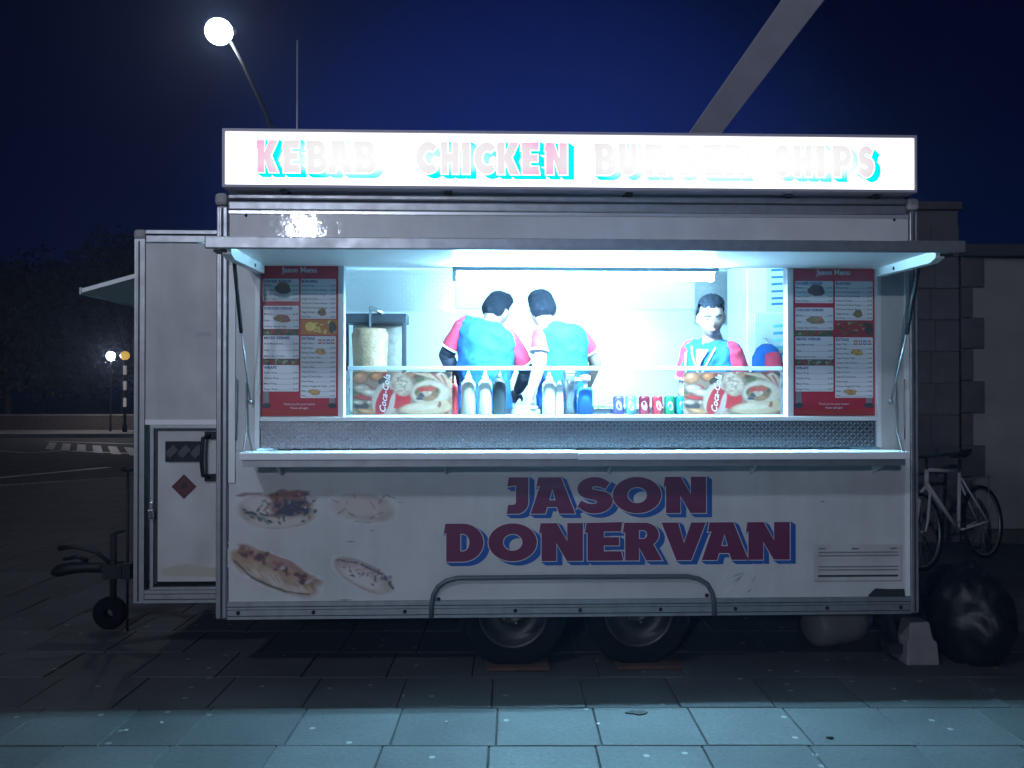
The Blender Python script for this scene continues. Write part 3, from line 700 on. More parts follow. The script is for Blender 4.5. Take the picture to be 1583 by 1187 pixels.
for y in (.35, 1.7): m.box(X0 + .05, X1 - .05, y, y + .06, .33, .418)
for x in (-1.3, -.6, .1, 1.3, 2.2): m.box(x, x + .05, .411, 1.69, .34, .415)
tp('chassis', m, M_under)
m = MB(); m.box(X0 + .05, X1 - .05, 2.0, 2.02, .05, .32); tp('inner_skirt', m, M_under)
# drawbar, coupling, brake, jockey wheel
m = MB()
m.tube([(-1.5, .5, .37), (-2.35, 1.0, .38), (-2.5, 1.02, .385)], .035, 8); m.tube([(-1.5, 1.6, .37), (-2.35, 1.08, .38), (-2.5, 1.05, .385)], .035, 8)
tp('drawbar', m, M_under)
m = MB(); m.tube([(-2.36, 1.04, .385), (-2.6, 1.04, .39), (-2.70, 1.04, .385), (-2.79, 1.04, .365), (-2.83, 1.04, .35)], [.05, .045, .05, .05, .02], 12, flat=.8)
m.tube([(-2.60, 1.04, .43), (-2.66, 1.04, .46), (-2.76, 1.04, .44)], [.014, .016, .010], 8); tp('tow_coupling', m, M_black)
m = MB(); m.tube([(-2.40, .98, .40), (-2.52, .98, .50), (-2.66, .98, .535), (-2.76, .98, .525)], [.014, .013, .013, .018], 8); tp('handbrake_lever', m, M_black)
jw = part('jockey_wheel', tr)
m = MB(); m.tube([(-2.40, .96, .16), (-2.40, .96, .62)], .022, 10); m.tube([(-2.40, .96, .62), (-2.33, .96, .64)], .010, 8); m.box(-2.46, -2.34, .93, .99, .33, .42); m.build('jockey_stem', M_under, jw)
m = MB(); m.lathe([(.03, -.035), (.085, -.035), (.105, -.02), (.105, .02), (.085, .035), (.03, .035)], (-2.42, .96, .107), 20, axis='y'); m.build('jockey_tyre', M_rubber, jw)
m = MB(); m.tube([(-2.285, .9, .002), (-2.285, .9, 1.04)], .009, 8); m.tube([(-2.325, .9, 1.045), (-2.245, .9, 1.045)], .014, 8); m.box(-2.31, -2.26, .87, .93, .34, .44); tp('winding_rod', m, M_black)
for x in (X0 + .2, ):
    pass
# corner steadies
def steady(x, y):
    m = MB(); m.tube([(x, y, .36), (x + .06, y, .10)], .022, 8); m.box(x + .0, x + .12, y - .05, y + .05, .052, .10); tp('corner_steady', m, M_under)
steady(2.33, .12); steady(2.33, 1.9); steady(-1.35, 1.9)

# ------------------------------------------------------------------ lettering
def arc(cx, cy, rx, ry, a0, a1, n=14):
    return [(cx + rx * math.cos(R(a0 + (a1 - a0) * i / n)), cy + ry * math.sin(R(a0 + (a1 - a0) * i / n))) for i in range(n + 1)]
SP = [(0, .74), (-.055, .74)]; ST = [(-.02, 1.0)]
def ssh():
    c = arc(.40, .69, .265, .172, 22, 250, 22) + arc(.40, .31, .265, .172, 70, -158, 22)
    # centre line: top bowl then lower bowl
    h = .138; Lp = []; Rp = []
    for i, p in enumerate(c):
        a = Vector(c[max(i - 1, 0)]); b = Vector(c[min(i + 1, len(c) - 1)]); d = (b - a).normalized(); nn = Vector((-d.y, d.x))
        Lp.append((p[0] + nn.x * h, p[1] + nn.y * h)); Rp.append((p[0] - nn.x * h, p[1] - nn.y * h))
    return Lp, Rp
def glyph_S():
    out = arc(.42, .68, .40, .32, 38, 180, 14) + [(.03, .60), (.08, .50), (.18, .43), (.30, .395), (.42, .37), (.475, .33), (.46, .285), (.38, .262), (.26, .275), (.10, .36), (.0, .13)]
    out += arc(.42, .34, .42, .34, -150, 40, 16)[0:]
    out += [(.66, .60), (.52, .63), (.40, .655), (.355, .69), (.38, .735), (.46, .745), (.56, .725), (.66, .665), (.78, .86)]
    return [out]
GL = {
 'O': (1.0, [arc(.5, .5, .5, .5, 0, 352, 35), arc(.5, .5, .2, .22, 0, 350, 23)]),
 'D': (.84, [ST + arc(.36, .5, .46, .5, 90, -90, 20) + [(0, 0)] + SP, [(.31, .27), (.31, .73)] + arc(.36, .5, .15, .23, 80, -80, 10)]),
 'J': (.58, [[(.05, 1), (.56, 1)] + arc(.26, .32, .30, .32, 0, -90, 10) + [(.0, .0), (.04, .25), (.14, .25)] + arc(.16, .33, .08, .08, -90, 0, 5) + [(.24, .78), (.02, .74)]]),
 'A': (1.0, [[(.0, 0), (.21, .76), (.13, .74), (.17, 1), (.68, 1), (1.0, 0), (.64, 0), (.59, .18), (.37, .18), (.33, 0)], [(.42, .37), (.56, .37), (.49, .68)]]),
 'N': (.92, [ST + [(.34, 1), (.57, .52), (.57, 1), (.92, 1), (.92, 0), (.56, 0), (.33, .47), (.33, 0), (0, 0)] + SP]),
 'E': (.70, [ST + [(.68, 1.02), (.66, .77), (.32, .77), (.32, .62), (.62, .62), (.62, .40), (.32, .40), (.32, .25), (.66, .25), (.70, 0), (0, 0)] + SP]),
 'R': (.86, [ST + arc(.46, .68, .34, .32, 90, -52, 14) + [(.88, 0), (.50, 0), (.33, .34), (.33, 0), (0, 0)] + SP, [(.33, .57), (.33, .80)] + arc(.42, .685, .10, .115, 90, -90, 8)]),
 'V': (.98, [[(0, 1), (.37, 1), (.50, .45), (.66, 1), (.99, 1), (.66, 0), (.33, 0)]]),
 'K': (.95, [ST + [(.33, 1), (.33, .62), (.56, 1), (.95, 1), (.64, .52), (.97, 0), (.56, 0), (.33, .40), (.33, 0), (0, 0)] + SP]),
 'B': (.80, [ST + arc(.44, .74, .28, .26, 90, -50, 12) + arc(.44, .28, .36, .28, 48, -90, 14) + [(0, 0)] + SP, [(.31, .61), (.31, .81)] + arc(.38, .71, .09, .10, 90, -90, 8), [(.31, .19), (.31, .41)] + arc(.40, .30, .11, .11, 90, -90, 8)]),
 'C': (.84, [arc(.47, .5, .47, .5, 42, 318, 28) + arc(.50, .5, .20, .22, 310, 50, 18)]),
 'H': (.88, [ST + [(.33, 1), (.33, .63), (.55, .63), (.55, 1), (.88, 1), (.88, 0), (.55, 0), (.55, .36), (.33, .36), (.33, 0), (0, 0)] + SP]),
 'I': (.34, [ST + [(.34, 1), (.34, 0), (0, 0)] + SP]),
 'U': (.88, [[(-.02, 1), (.32, 1)] + arc(.445, .40, .125, .13, 180, 360, 10) + [(.57, 1), (.88, 1)] + arc(.44, .42, .44, .42, 0, -180, 18) + SP]),
 'G': (.92, [arc(.46, .5, .46, .5, 45, 322, 28) + [(.92, .30), (.92, .58), (.50, .58), (.50, .38), (.62, .38)] + arc(.48, .5, .20, .22, -42, -305, 18)]),
 'P': (.78, [ST + arc(.44, .66, .34, .34, 90, -90, 14) + [(.33, .32), (.33, 0), (0, 0)] + SP, [(.33, .55), (.33, .79)] + arc(.41, .67, .10, .12, 90, -90, 8)]),
 'S': (.84, glyph_S()),
}
def area(l): return sum(l[i][0] * l[(i + 1) % len(l)][1] - l[(i + 1) % len(l)][0] * l[i][1] for i in range(len(l))) / 2
def offset(l, d):
    if area(l) < 0: sgn = -1
    else: sgn = 1
    out = []; n = len(l)
    for i in range(n):
        p = Vector(l[i]); a = (p - Vector(l[i - 1])); b = (Vector(l[(i + 1) % n]) - p)
        if a.length < 1e-6 or b.length < 1e-6: out.append(tuple(p)); continue
        a.normalize(); b.normalize(); n1 = Vector((a.y, -a.x)) * sgn; n2 = Vector((b.y, -b.x)) * sgn
        m_ = (n1 + n2); 
        if m_.length < .2: m_ = n1
        m_.normalize(); k = 1 / max(.45, m_.dot(n1)); out.append((p.x + m_.x * d * k, p.y + m_.y * d * k))
    return out
def letter(ch, x0, x1, z0, z1, y, mats, parent, shadow=(.030, -.020), ow=.0045, name='letter'):
    w, loops = GL[ch]; sx = (x1 - x0) / w; sz = z1 - z0
    L_ = [[(x0 + a * sx, z0 + b * sz) for a, b in l] for l in loops]
    m = MB(); m.flat(L_, y - .0040, 0)
    O = [offset(L_[0], ow)] + [offset(h, -ow) for h in L_[1:]]
    m.flat(O, y - .0032, 1)
    # block shadow: sheared prism running back and down to the right
    for l in O:
        n = len(l)
        V = [(a, y - .0026, b) for a, b in l] + [(a + shadow[0], y - .0008, b + shadow[1]) for a, b in l]
        m.add(V, [(i, (i + 1) % n, n + (i + 1) % n, n + i) for i in range(n)], 2)
    m.flat([[(a + shadow[0], b + shadow[1]) for a, b in l] for l in O], y - .0008, 2)
    return m.build(name, mats, parent)
def pxs(px, y): return P(px, 593, y).x
for ch, a, b in (('J', 783, 818), ('A', 820, 889), ('S', 891, 947), ('O', 947, 1022), ('N', 1029, 1091)):
    letter(ch, pxs(a, 0), pxs(b, 0), .870, 1.073, 0, [M_red, M_outl, M_blue], tr)
for ch, a, b in (('D', 690, 749), ('O', 755, 830), ('N', 837, 901), ('E', 908, 963), ('R', 966, 1022), ('V', 1022, 1090), ('A', 1084, 1156), ('N', 1156, 1220)):
    letter(ch, pxs(a, 0), pxs(b, 0), .607, .818, 0, [M_red, M_outl, M_blue], tr)

# ------------------------------------------------------------------ roof sign
sg = thing('roof_sign', 'long lit white box sign reading KEBAB CHICKEN BURGER CHIPS on the roof', 'lit sign')
SX0, SX1, SZ0, SZ1 = -1.398, 2.418, 2.655, 2.972
m = MB(); m.box(SX0, SX1, -.10, .08, SZ1 - .014, SZ1); m.box(SX0, SX1, -.10, .08, SZ0, SZ0 + .014); m.box(SX0, SX0 + .014, -.10, .08, SZ0 + .0142, SZ1 - .0142); m.box(SX1 - .012, SX1, -.10, .08, SZ0 + .0142, SZ1 - .0142)
m.build('sign_frame', mat('sign_frame_grey', (.38, .36, .42), .5), sg)
m = MB(); m.box(SX0 + .0145, SX1 - .0125, .03, .06, SZ0 + .0145, SZ1 - .0145); m.build('sign_back', M_white, sg)
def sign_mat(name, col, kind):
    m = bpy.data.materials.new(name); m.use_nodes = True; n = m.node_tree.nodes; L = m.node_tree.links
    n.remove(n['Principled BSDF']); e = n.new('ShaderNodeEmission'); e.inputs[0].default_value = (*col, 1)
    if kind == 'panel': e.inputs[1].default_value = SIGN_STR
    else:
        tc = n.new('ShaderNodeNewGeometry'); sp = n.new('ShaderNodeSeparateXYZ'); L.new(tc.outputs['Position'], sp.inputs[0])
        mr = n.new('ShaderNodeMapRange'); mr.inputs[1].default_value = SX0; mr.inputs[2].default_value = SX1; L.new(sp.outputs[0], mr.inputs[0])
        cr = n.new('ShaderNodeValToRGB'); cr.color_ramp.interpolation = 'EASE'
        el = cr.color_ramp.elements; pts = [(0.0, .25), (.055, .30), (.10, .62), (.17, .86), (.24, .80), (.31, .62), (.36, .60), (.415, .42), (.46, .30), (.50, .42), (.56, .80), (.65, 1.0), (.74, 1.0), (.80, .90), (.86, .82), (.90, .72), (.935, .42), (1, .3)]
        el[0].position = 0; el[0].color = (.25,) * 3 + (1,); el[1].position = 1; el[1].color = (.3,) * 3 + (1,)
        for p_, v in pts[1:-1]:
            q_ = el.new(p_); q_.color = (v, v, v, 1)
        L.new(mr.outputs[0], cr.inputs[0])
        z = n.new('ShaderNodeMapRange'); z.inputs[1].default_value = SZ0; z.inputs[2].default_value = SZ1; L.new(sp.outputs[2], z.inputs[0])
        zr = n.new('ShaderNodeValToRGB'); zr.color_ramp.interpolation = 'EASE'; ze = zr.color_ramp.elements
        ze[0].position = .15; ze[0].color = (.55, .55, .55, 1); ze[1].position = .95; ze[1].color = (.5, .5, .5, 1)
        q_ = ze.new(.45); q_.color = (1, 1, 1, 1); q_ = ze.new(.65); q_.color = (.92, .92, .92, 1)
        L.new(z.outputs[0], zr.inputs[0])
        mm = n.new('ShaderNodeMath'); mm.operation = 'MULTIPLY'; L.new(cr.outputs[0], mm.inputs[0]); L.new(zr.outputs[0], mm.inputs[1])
        m2 = n.new('ShaderNodeValToRGB'); k_ = m2.color_ramp.elements  # tube hot spots put into the letter colour, paling it to white
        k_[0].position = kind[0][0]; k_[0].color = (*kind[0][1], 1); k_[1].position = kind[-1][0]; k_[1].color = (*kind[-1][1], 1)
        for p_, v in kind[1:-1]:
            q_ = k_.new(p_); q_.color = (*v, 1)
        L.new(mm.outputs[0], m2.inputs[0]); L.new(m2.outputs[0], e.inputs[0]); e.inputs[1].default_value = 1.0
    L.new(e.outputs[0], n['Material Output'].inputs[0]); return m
M_sgp = sign_mat('backlit_white_acrylic', (1.0, 1.0, 1.0), 'panel')
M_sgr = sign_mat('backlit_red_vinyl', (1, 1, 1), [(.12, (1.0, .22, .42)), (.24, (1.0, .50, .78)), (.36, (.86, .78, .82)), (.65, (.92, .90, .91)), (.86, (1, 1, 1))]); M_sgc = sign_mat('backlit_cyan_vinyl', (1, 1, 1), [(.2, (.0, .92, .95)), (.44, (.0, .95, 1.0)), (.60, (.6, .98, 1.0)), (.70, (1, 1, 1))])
M_sgw = emis_mat('backlit_white_outline', (1, 1, 1), SIGN_STR)
m = MB(); m.box(SX0 + .0145, SX1 - .0125, -.085, -.07, SZ0 + .0145, SZ1 - .0145); m.build('light_panel', M_sgp, sg)
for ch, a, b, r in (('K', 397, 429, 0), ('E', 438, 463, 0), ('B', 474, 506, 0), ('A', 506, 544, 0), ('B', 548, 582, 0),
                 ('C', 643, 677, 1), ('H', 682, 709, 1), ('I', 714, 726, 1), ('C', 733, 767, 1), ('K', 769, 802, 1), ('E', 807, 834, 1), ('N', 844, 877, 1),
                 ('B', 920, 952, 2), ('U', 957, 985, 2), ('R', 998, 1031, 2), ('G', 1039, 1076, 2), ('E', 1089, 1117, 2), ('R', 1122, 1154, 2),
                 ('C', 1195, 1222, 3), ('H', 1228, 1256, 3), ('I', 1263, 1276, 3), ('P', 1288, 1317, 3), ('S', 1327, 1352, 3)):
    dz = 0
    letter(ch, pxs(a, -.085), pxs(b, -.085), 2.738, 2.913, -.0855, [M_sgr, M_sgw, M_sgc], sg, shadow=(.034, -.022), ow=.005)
m = MB()
for x in (-1.1, -.2, .8, 1.7, 2.2): m.box(x, x + .04, -.05, .06, 2.637, 2.654)
m.build('sign_bracket', M_under, sg)

# ------------------------------------------------------------------ flat prints
def blob(cx, cy, rx, ry, rot=0, wob=.08, seed=0, n=22):
    rn = random.Random(seed); ph = [rn.uniform(0, 6.28) for _ in range(4)]; o = []
    for i in range(n):
        t = 2 * math.pi * i / n; k = 1 + wob * (math.sin(3 * t + ph[0]) * .5 + math.sin(5 * t + ph[1]) * .4 + math.sin(8 * t + ph[2]) * .3)
        a, b = rx * k * math.cos(t), ry * k * math.sin(t); o.append((cx + a * math.cos(rot) - b * math.sin(rot), cy + a * math.sin(rot) + b * math.cos(rot)))
    return o
class Print:
    def __init__(s, y, mapf): s.m = MB(); s.y = y; s.k = 0; s.f = mapf
    def add(s, poly, col): s.k += 1; s.m.flat([[s.f(*p) for p in poly]], s.y - s.k * .00006, col=col); return s
def facemap(px, py): q = P(px, py, 0); return (q.x, q.z)
import numpy as np
class Picture:                       # a soft printed picture: layered colours evaluated on a fine grid
    def __init__(s, u0, u1, v0, v1, nu, nv, bg):
        s.nu, s.nv = nu, nv; u = np.linspace(u0, u1, nu); v = np.linspace(v0, v1, nv); s.U, s.V = np.meshgrid(u, v)
        s.C = np.ones((nv, nu, 3)) * np.array(bg); s.A = np.zeros((nv, nu)); s.g = np.random.RandomState(int(u0 * 7 + v0) % 1000)
    def noise(s, sx, sy, oct=3):
        n = np.zeros_like(s.U)
        for o in range(oct):
            for _ in range(5):
                a = s.g.uniform(0, 6.28); k = 2 ** o; n += np.sin((s.U * math.cos(a) / sx + s.V * math.sin(a) / sy) * k * s.g.uniform(.7, 1.4) + s.g.uniform(0, 6.28)) / (k ** .8)
        return n / 5
    def el(s, cx, cy, rx, ry, rot, col, soft=.25, wob=.25, alpha=1.0, wsc=None):
        du, dv = s.U - cx, s.V - cy; c, q = math.cos(rot), math.sin(rot)
        a, b = (du * c + dv * q) / rx, (-du * q + dv * c) / ry
        d = np.sqrt(a * a + b * b) + wob * s.noise(wsc or rx * .4, wsc or ry * .5)
        m = np.clip((1 + soft - d) / (2 * soft), 0, 1); m = m * m * (3 - 2 * m) * alpha
        s.C = s.C * (1 - m[..., None]) + np.array(col) * m[..., None]; s.A = np.maximum(s.A, m); return s
    def line(s, x0, y0, x1, y1, w, col, alpha=1.0, wav=0):
        L2 = math.hypot(x1 - x0, y1 - y0); tx, ty = (x1 - x0) / L2, (y1 - y0) / L2
        t = (s.U - x0) * tx + (s.V - y0) * ty; n = -(s.U - x0) * ty + (s.V - y0) * tx + wav * s.noise(6, 6)
        tt = np.clip(t, 0, L2); d = np.hypot(t - tt, n) / w; m = np.clip(1.4 - d, 0, 1) * alpha
        s.C = s.C * (1 - m[..., None]) + np.array(col) * m[..., None]; s.A = np.maximum(s.A, m); return s
    def speckle(s, sc, amt, mask=None):
        n = s.noise(sc, sc, 2)[..., None] * amt; s.C = np.clip(s.C * (1 + n), 0, .9); return s
    def build(s, name, mapf, y, parent, label=None, cut=.02, loc=None):
        V = []; 
        for j in range(s.nv):
            for i in range(s.nu): a_, b_ = mapf(float(s.U[j, i]), float(s.V[j, i])); V.append((a_, y, b_))
        Fc = []
        for j in range(s.nv - 1):
            for i in range(s.nu - 1):
                if s.A[j:j + 2, i:i + 2].max() > cut: q = j * s.nu + i; Fc.append((q, q + s.nu, q + s.nu + 1, q + 1))
        me = bpy.data.meshes.new(name); me.from_pydata(V, [], Fc); me.materials.append(M_print)
        ca = me.color_attributes.new('Col', 'FLOAT_COLOR', 'POINT'); col = np.ones((s.nu * s.nv, 4)); col[:, :3] = s.C.reshape(-1, 3); ca.data.foreach_set('color', col.ravel())
        me.update(); bm = bmesh.new(); bm.from_mesh(me); bmesh.ops.delete(bm, geom=[v for v in bm.verts if not v.link_faces], context='VERTS'); bm.to_mesh(me); bm.free()
        o = bpy.data.objects.new(name, me); COL.objects.link(o); o.parent = parent
        if label: o['label'] = label
        return o
PAN = (.575, .575, .575)
rn = random.Random(5)
p = Picture(362, 496, 752, 824, 134, 72, PAN)            # kebab in pitta
p.el(428, 790, 57, 27, .05, (.34, .28, .23), .10, .06).el(426, 790, 52, 22, .05, (.44, .38, .33), .3, .1).el(408, 781, 30, 13, .1, (.56, .53, .50), .3, .2).el(430, 808, 44, 8, -.05, (.54, .49, .45), .3)
p.el(448, 773, 34, 13, -.1, (.22, .11, .11), .25, .5).el(458, 784, 34, 12, -.2, (.05, .05, .09), .25, .6)
p.el(440, 765, 26, 5, -.1, (.30, .13, .10), .3, .6, .8).el(388, 764, 20, 3, -.1, (.22, .09, .10), .4, .5, .8)
for i in range(60): p.el(rn.uniform(398, 488), 782 + rn.gauss(0, 10), rn.uniform(1.5, 5), rn.uniform(1, 3), rn.uniform(0, 3), rn.choice([(.05, .06, .09), (.04, .12, .10), (.28, .14, .12), (.50, .50, .47), (.34, .18, .12), (.05, .05, .07), (.12, .15, .10)]), .5, .3, .85)
for i in range(20): p.el(378 + i * 2.2 + rn.gauss(0, 2), 790 + i * .9 + rn.gauss(0, 3), 4, 2, .5, rn.choice([(.06, .10, .10), (.05, .06, .10), (.2, .25, .2)]), .5, .4, .85)
p.build('food_print', facemap, -.0014, tr, 'faded kebab in pitta picture at upper left of the lower panel')
p = Picture(506, 636, 754, 814, 118, 56, PAN)            # faded chicken
p.el(562, 784, 47, 21, .1, (.40, .33, .29), .25, .25, .9).el(560, 784, 40, 16, .1, (.52, .47, .43), .4, .3)
for (x, y, l, a, w) in ((528, 790, 12, -.7, 1.3), (545, 796, 12, .5, 1.6), (582, 797, 22, -.45, 1.1), (560, 807, 26, .04, .8), (604, 768, 16, .4, 1.2), (518, 774, 12, .5, 1.0), (590, 772, 12, -.9, 2.0), (548, 768, 4, 1.2, 1.4), (576, 782, 12, .9, .8), (536, 776, 6, 1.4, .7), (620, 776, 8, .3, .7)):
    p.line(x - math.cos(a) * l / 2, y - math.sin(a) * l / 2, x + math.cos(a) * l / 2, y + math.sin(a) * l / 2, w, (.22, .16, .17), .8, 1.2)
for i in range(14): p.el(rn.uniform(525, 605), rn.uniform(768, 802), rn.uniform(3, 9), rn.uniform(1.5, 4), rn.uniform(0, 3), rn.choice([(.50, .44, .42), (.60, .58, .56), (.46, .38, .35)]), .6, .3, .5)
p.build('food_print', facemap, -.0014, tr, 'very faded chicken pieces picture at the upper middle left of the lower panel')
p = Picture(352, 500, 838, 926, 148, 88, PAN)            # filled baguette
p.el(424, 884, 71, 24, .42, (.27, .17, .11), .10, .05).el(422, 886, 66, 19, .42, (.40, .27, .18), .25, .1).el(416, 892, 60, 12, .42, (.47, .36, .27), .4, .3).el(430, 902, 48, 7, .40, (.52, .44, .38), .5, .5)
p.line(362, 866, 390, 893, 1.6, (.10, .09, .10), .9, 1).line(390, 893, 440, 914, 1.8, (.10, .09, .10), .9, 1).line(440, 914, 478, 919, 1.6, (.12, .10, .10), .8, 1)
p.el(432, 872, 62, 9, .42, (.34, .22, .18), .3, .4)
for i in range(34): t_ = i / 33; p.el(372 + t_ * 104 + rn.gauss(0, 2), 848 + t_ * 48 + rn.gauss(0, 5), rn.uniform(3, 8), rn.uniform(2, 5), rn.uniform(0, 3), rn.choice([(.10, .05, .06), (.16, .06, .07), (.48, .44, .40), (.38, .26, .18), (.08, .05, .07), (.30, .12, .10)]), .4, .4, .9)
for i in range(22): t_ = i / 21; p.line(380 + t_ * 96, 876 + t_ * 30, 388 + t_ * 96, 886 + t_ * 28, 1.0, rn.choice([(.56, .48, .40), (.32, .22, .17)]), .6, 1)
p.speckle(4, .18).build('food_print', facemap, -.0014, tr, 'picture of a filled baguette at the lower left corner of the side')
p = Picture(508, 622, 858, 928, 114, 70, PAN)            # cut wrap
p.el(562, 890, 50, 20, .48, (.36, .29, .24), .12, .08).el(562, 890, 45, 15, .48, (.48, .42, .38), .3, .15).el(560, 896, 38, 9, .5, (.60, .58, .56), .4, .3)
p.line(524, 866, 556, 871, 1.6, (.12, .10, .15), .9, 1).line(556, 871, 592, 888, 1.8, (.12, .10, .15), .9, 1).line(592, 888, 608, 909, 2.2, (.10, .08, .12), .95, 1)
for i in range(46): t_ = i / 45; p.el(526 + t_ * 78 + rn.gauss(0, 3), 874 + t_ * 26 + rn.gauss(0, 7), rn.uniform(1.5, 4.5), rn.uniform(1, 2.5), rn.uniform(0, 3), rn.choice([(.12, .10, .16), (.38, .22, .22), (.52, .50, .47), (.20, .14, .16), (.44, .38, .36), (.56, .54, .52)]), .5, .4, .85)
p.build('food_print', facemap, -.0014, tr, 'picture of a cut wrap low on the panel, left of the wheel arch')

# menu boards
ITEMS = {
 'DONER KEBABS': ['Medium', 'Large Pitta', 'Naan & Chips', 'Pitta & Chips'],
 'CHICKEN KEBABS': ['Medium', 'Large', 'Chicken Naan & Chips'],
 'MIXED KEBABS': ['Small Mixed Kebab', 'Large', 'Mixed Naan & Chips'],
 'WRAPS': ['Doner Wrap', 'Chicken Wrap', 'Mixed Wrap', 'Burger Wrap'],
 'BURGERS': ['Kebab Burger', '1/4 Pound Cheese Burger', '1/2 Pound Cheese Burger', 'Burger & Cheese', '1/4 Pound Chicken Burger', '1/2 Pound Chicken Burger', 'Veggie Burger', 'Hot Dog'],
 'EXTRAS': ['Large Chips', 'Small Chips', 'Cheesy Chips', 'Large Cheesy Chips', 'Cheesy Chips & Beans', 'Chips in Pitta', 'Chips & Curry', 'Chips & Curry Sauce', 'Onion Rings', 'Chicken Nuggets & Chips', 'Naan', 'Pitta'],
}
def menu(x0, x1, label, warm):
    t = thing('menu_board', label, 'menu board', ((x0 + x1) / 2, .0, 1.414), 0, 'red menu boards either side of the hatch')
    w = x1 - x0; h = .832
    U = lambda u: (u - 400) / 125 * w - w / 2          # board coordinates as measured on the left board
    V = lambda v: (643 - v) / 233 * h
    RED = (.42, .012, .03)
    m = MB(); m.box(-w / 2, w / 2, .022, .032, 0, h); m.build('board', mat('red_menu_print', RED, .4, var=.15, vscale=5), t)
    fm = lambda u, v: (U(u), V(v))
    rn = random.Random(11)
    def piece(name, fn_):
        p = Print(.0215, fm); fn_(p); return p.m.build(name, M_print, t)
    for (a, b, c, d, base) in ((402, 460, 509, 518, (.05, .10, .04)), (402, 461, 554, 563, (.08, .05, .04)), (464, 524, 493, 517, (.50, .16, .02) if warm else (.30, .03, .03))):
        p = Print(.0215, fm)
        p.add([(a, c), (b, c), (b, d), (a, d)], base)
        for i in range(24): p.add(blob(rn.uniform(a + 4, b - 4), rn.uniform(c + 2, d - 2), rn.uniform(2, 4), rn.uniform(1.5, 3), 0, .3, i, 9), rn.choice([(.10, .16, .06), (.40, .04, .03), (.30, .28, .18), (.05, .05, .03), (.22, .10, .04)] if not (warm and a > 460) else [(.70, .36, .03), (.75, .45, .08), (.60, .22, .02), (.8, .55, .15)]))
        if warm and a > 460: p.add(blob(480, 504, 9, 7, 0, .1, 3), (.90, .62, .16))
        if a > 460: p.add(blob(516, 505, 6, 9, 0, .2, 4), (.04, .05, .03))
        p.m.build('picture_strip', M_print, t)
    for x in (408, 516):
        piece('spit_picture', lambda p: (p.add([(x - 4, 604), (x + 4, 604), (x + 5, 628), (x - 5, 628)], (.22, .20, .22)), p.add(blob(x, 627, 8, 4, 0, .05, 6), (.03, .03, .04))))
    piece('lower_band', lambda p: p.add([(402, 634), (524, 634), (524, 642), (402, 642)], (.36, .03, .02)))
    p = Print(.0215, fm); put_text(p.m, 'Jason Menu', U(462), V(420), .0207, .041, 'CENTER', (.72, .72, .72), offset=.035); p.m.build('title_print', M_print, t)
    p = Print(.0215, fm)
    put_text(p.m, 'Thank you for your custom', U(462), V(626), .0207, .0155, 'CENTER', (.75, .72, .72), offset=.01); put_text(p.m, 'Please call again', U(462), V(632), .0207, .0155, 'CENTER', (.75, .72, .72), offset=.01)
    p.m.build('thanks_print', M_print, t)
    BL = (.03, .06, .22)
    for key, (a, b, c, d) in {'DONER KEBABS': (403, 461, 430, 465), 'CHICKEN KEBABS': (403, 461, 472, 508), 'MIXED KEBABS': (403, 461, 518, 554), 'WRAPS': (403, 461, 564, 605), 'BURGERS': (464, 522, 430, 492), 'EXTRAS': (464, 522, 519, 615)}.items():
        m = MB(); r = .006; X0_, X1_, Z0_, Z1_ = U(a), U(b), V(d), V(c)
        out = [(X1_ - r, Z1_ - r + 0)] and (arc(X1_ - r, Z1_ - r, r, r, 0, 90, 4) + arc(X0_ + r, Z1_ - r, r, r, 90, 180, 4) + arc(X0_ + r, Z0_ + r, r, r, 180, 270, 4) + arc(X1_ - r, Z0_ + r, r, r, 270, 360, 4))
        m.prism(out, .0185, .0205); cardo = m.build('price_card', mat('menu_card_white', (.80, .82, .84), .45), t)
        pr = Print(.0182, fm)
        big = .021
        put_text(pr.m, key, X0_ + .004, Z1_ - .021, .0176, big if key != 'CHICKEN KEBABS' else .0195, 'LEFT', BL, offset=.03)
        it = ITEMS[key]; z0 = Z1_ - .021; step = (z0 - Z0_ - .004) / len(it)
        for i, s_ in enumerate(it):
            z = z0 - step * (i + 1) + step * .15
            put_text(pr.m, s_, X0_ + .004, z, .0176, .0135, 'LEFT', (.03, .03, .06), offset=.014)
            wd = max(q[0] for q in text_geom(s_, .0135, 'LEFT', offset=.014)[0])
            xx = X0_ + .008 + wd
            while xx < X1_ - .036:
                pr.m.flat([[(xx, z), (xx + .0022, z), (xx + .0022, z + .0022), (xx, z + .0022)]], .0176, col=(.05, .05, .1)); xx += .0045
            put_text(pr.m, '£%d.%d0' % (2 + (i * 7 + len(key)) % 3, (i * 3 + 1) % 10), X1_ - .004, z, .0135, .0135, 'RIGHT', (.03, .03, .06), offset=.014) if False else put_text(pr.m, '£%d.%d0' % (2 + (i * 7 + len(key)) % 3, (i * 5) % 10), X1_ - .004, z, .0176, .0125, 'RIGHT', (.03, .03, .06), offset=.014)
        fx = {'DONER KEBABS': (435, 445, 13, 9, (.12, .06, .04)), 'CHICKEN KEBABS': (434, 492, 14, 6, (.30, .16, .07)), 'BURGERS': (499, 482, 7, 6, (.22, .12, .05)), 'EXTRAS': (497, 543, 9, 5, (.55, .30, .10))}
        if key in fx:
            u, v, a_, b_, c_ = fx[key]; p2 = Print(.0172, fm); p2.add(blob(u, v, a_, b_, .1, .12, 2), c_)
            for i in range(9): p2.add(blob(u + rn.uniform(-.6, .6) * a_, v + rn.uniform(-.6, .6) * b_, a_ * .25, b_ * .3, rn.uniform(0, 3), .3, i, 8), tuple(min(1, q * rn.uniform(.4, 2.2)) for q in c_))
            p2.m.build('food_picture', M_print, cardo)
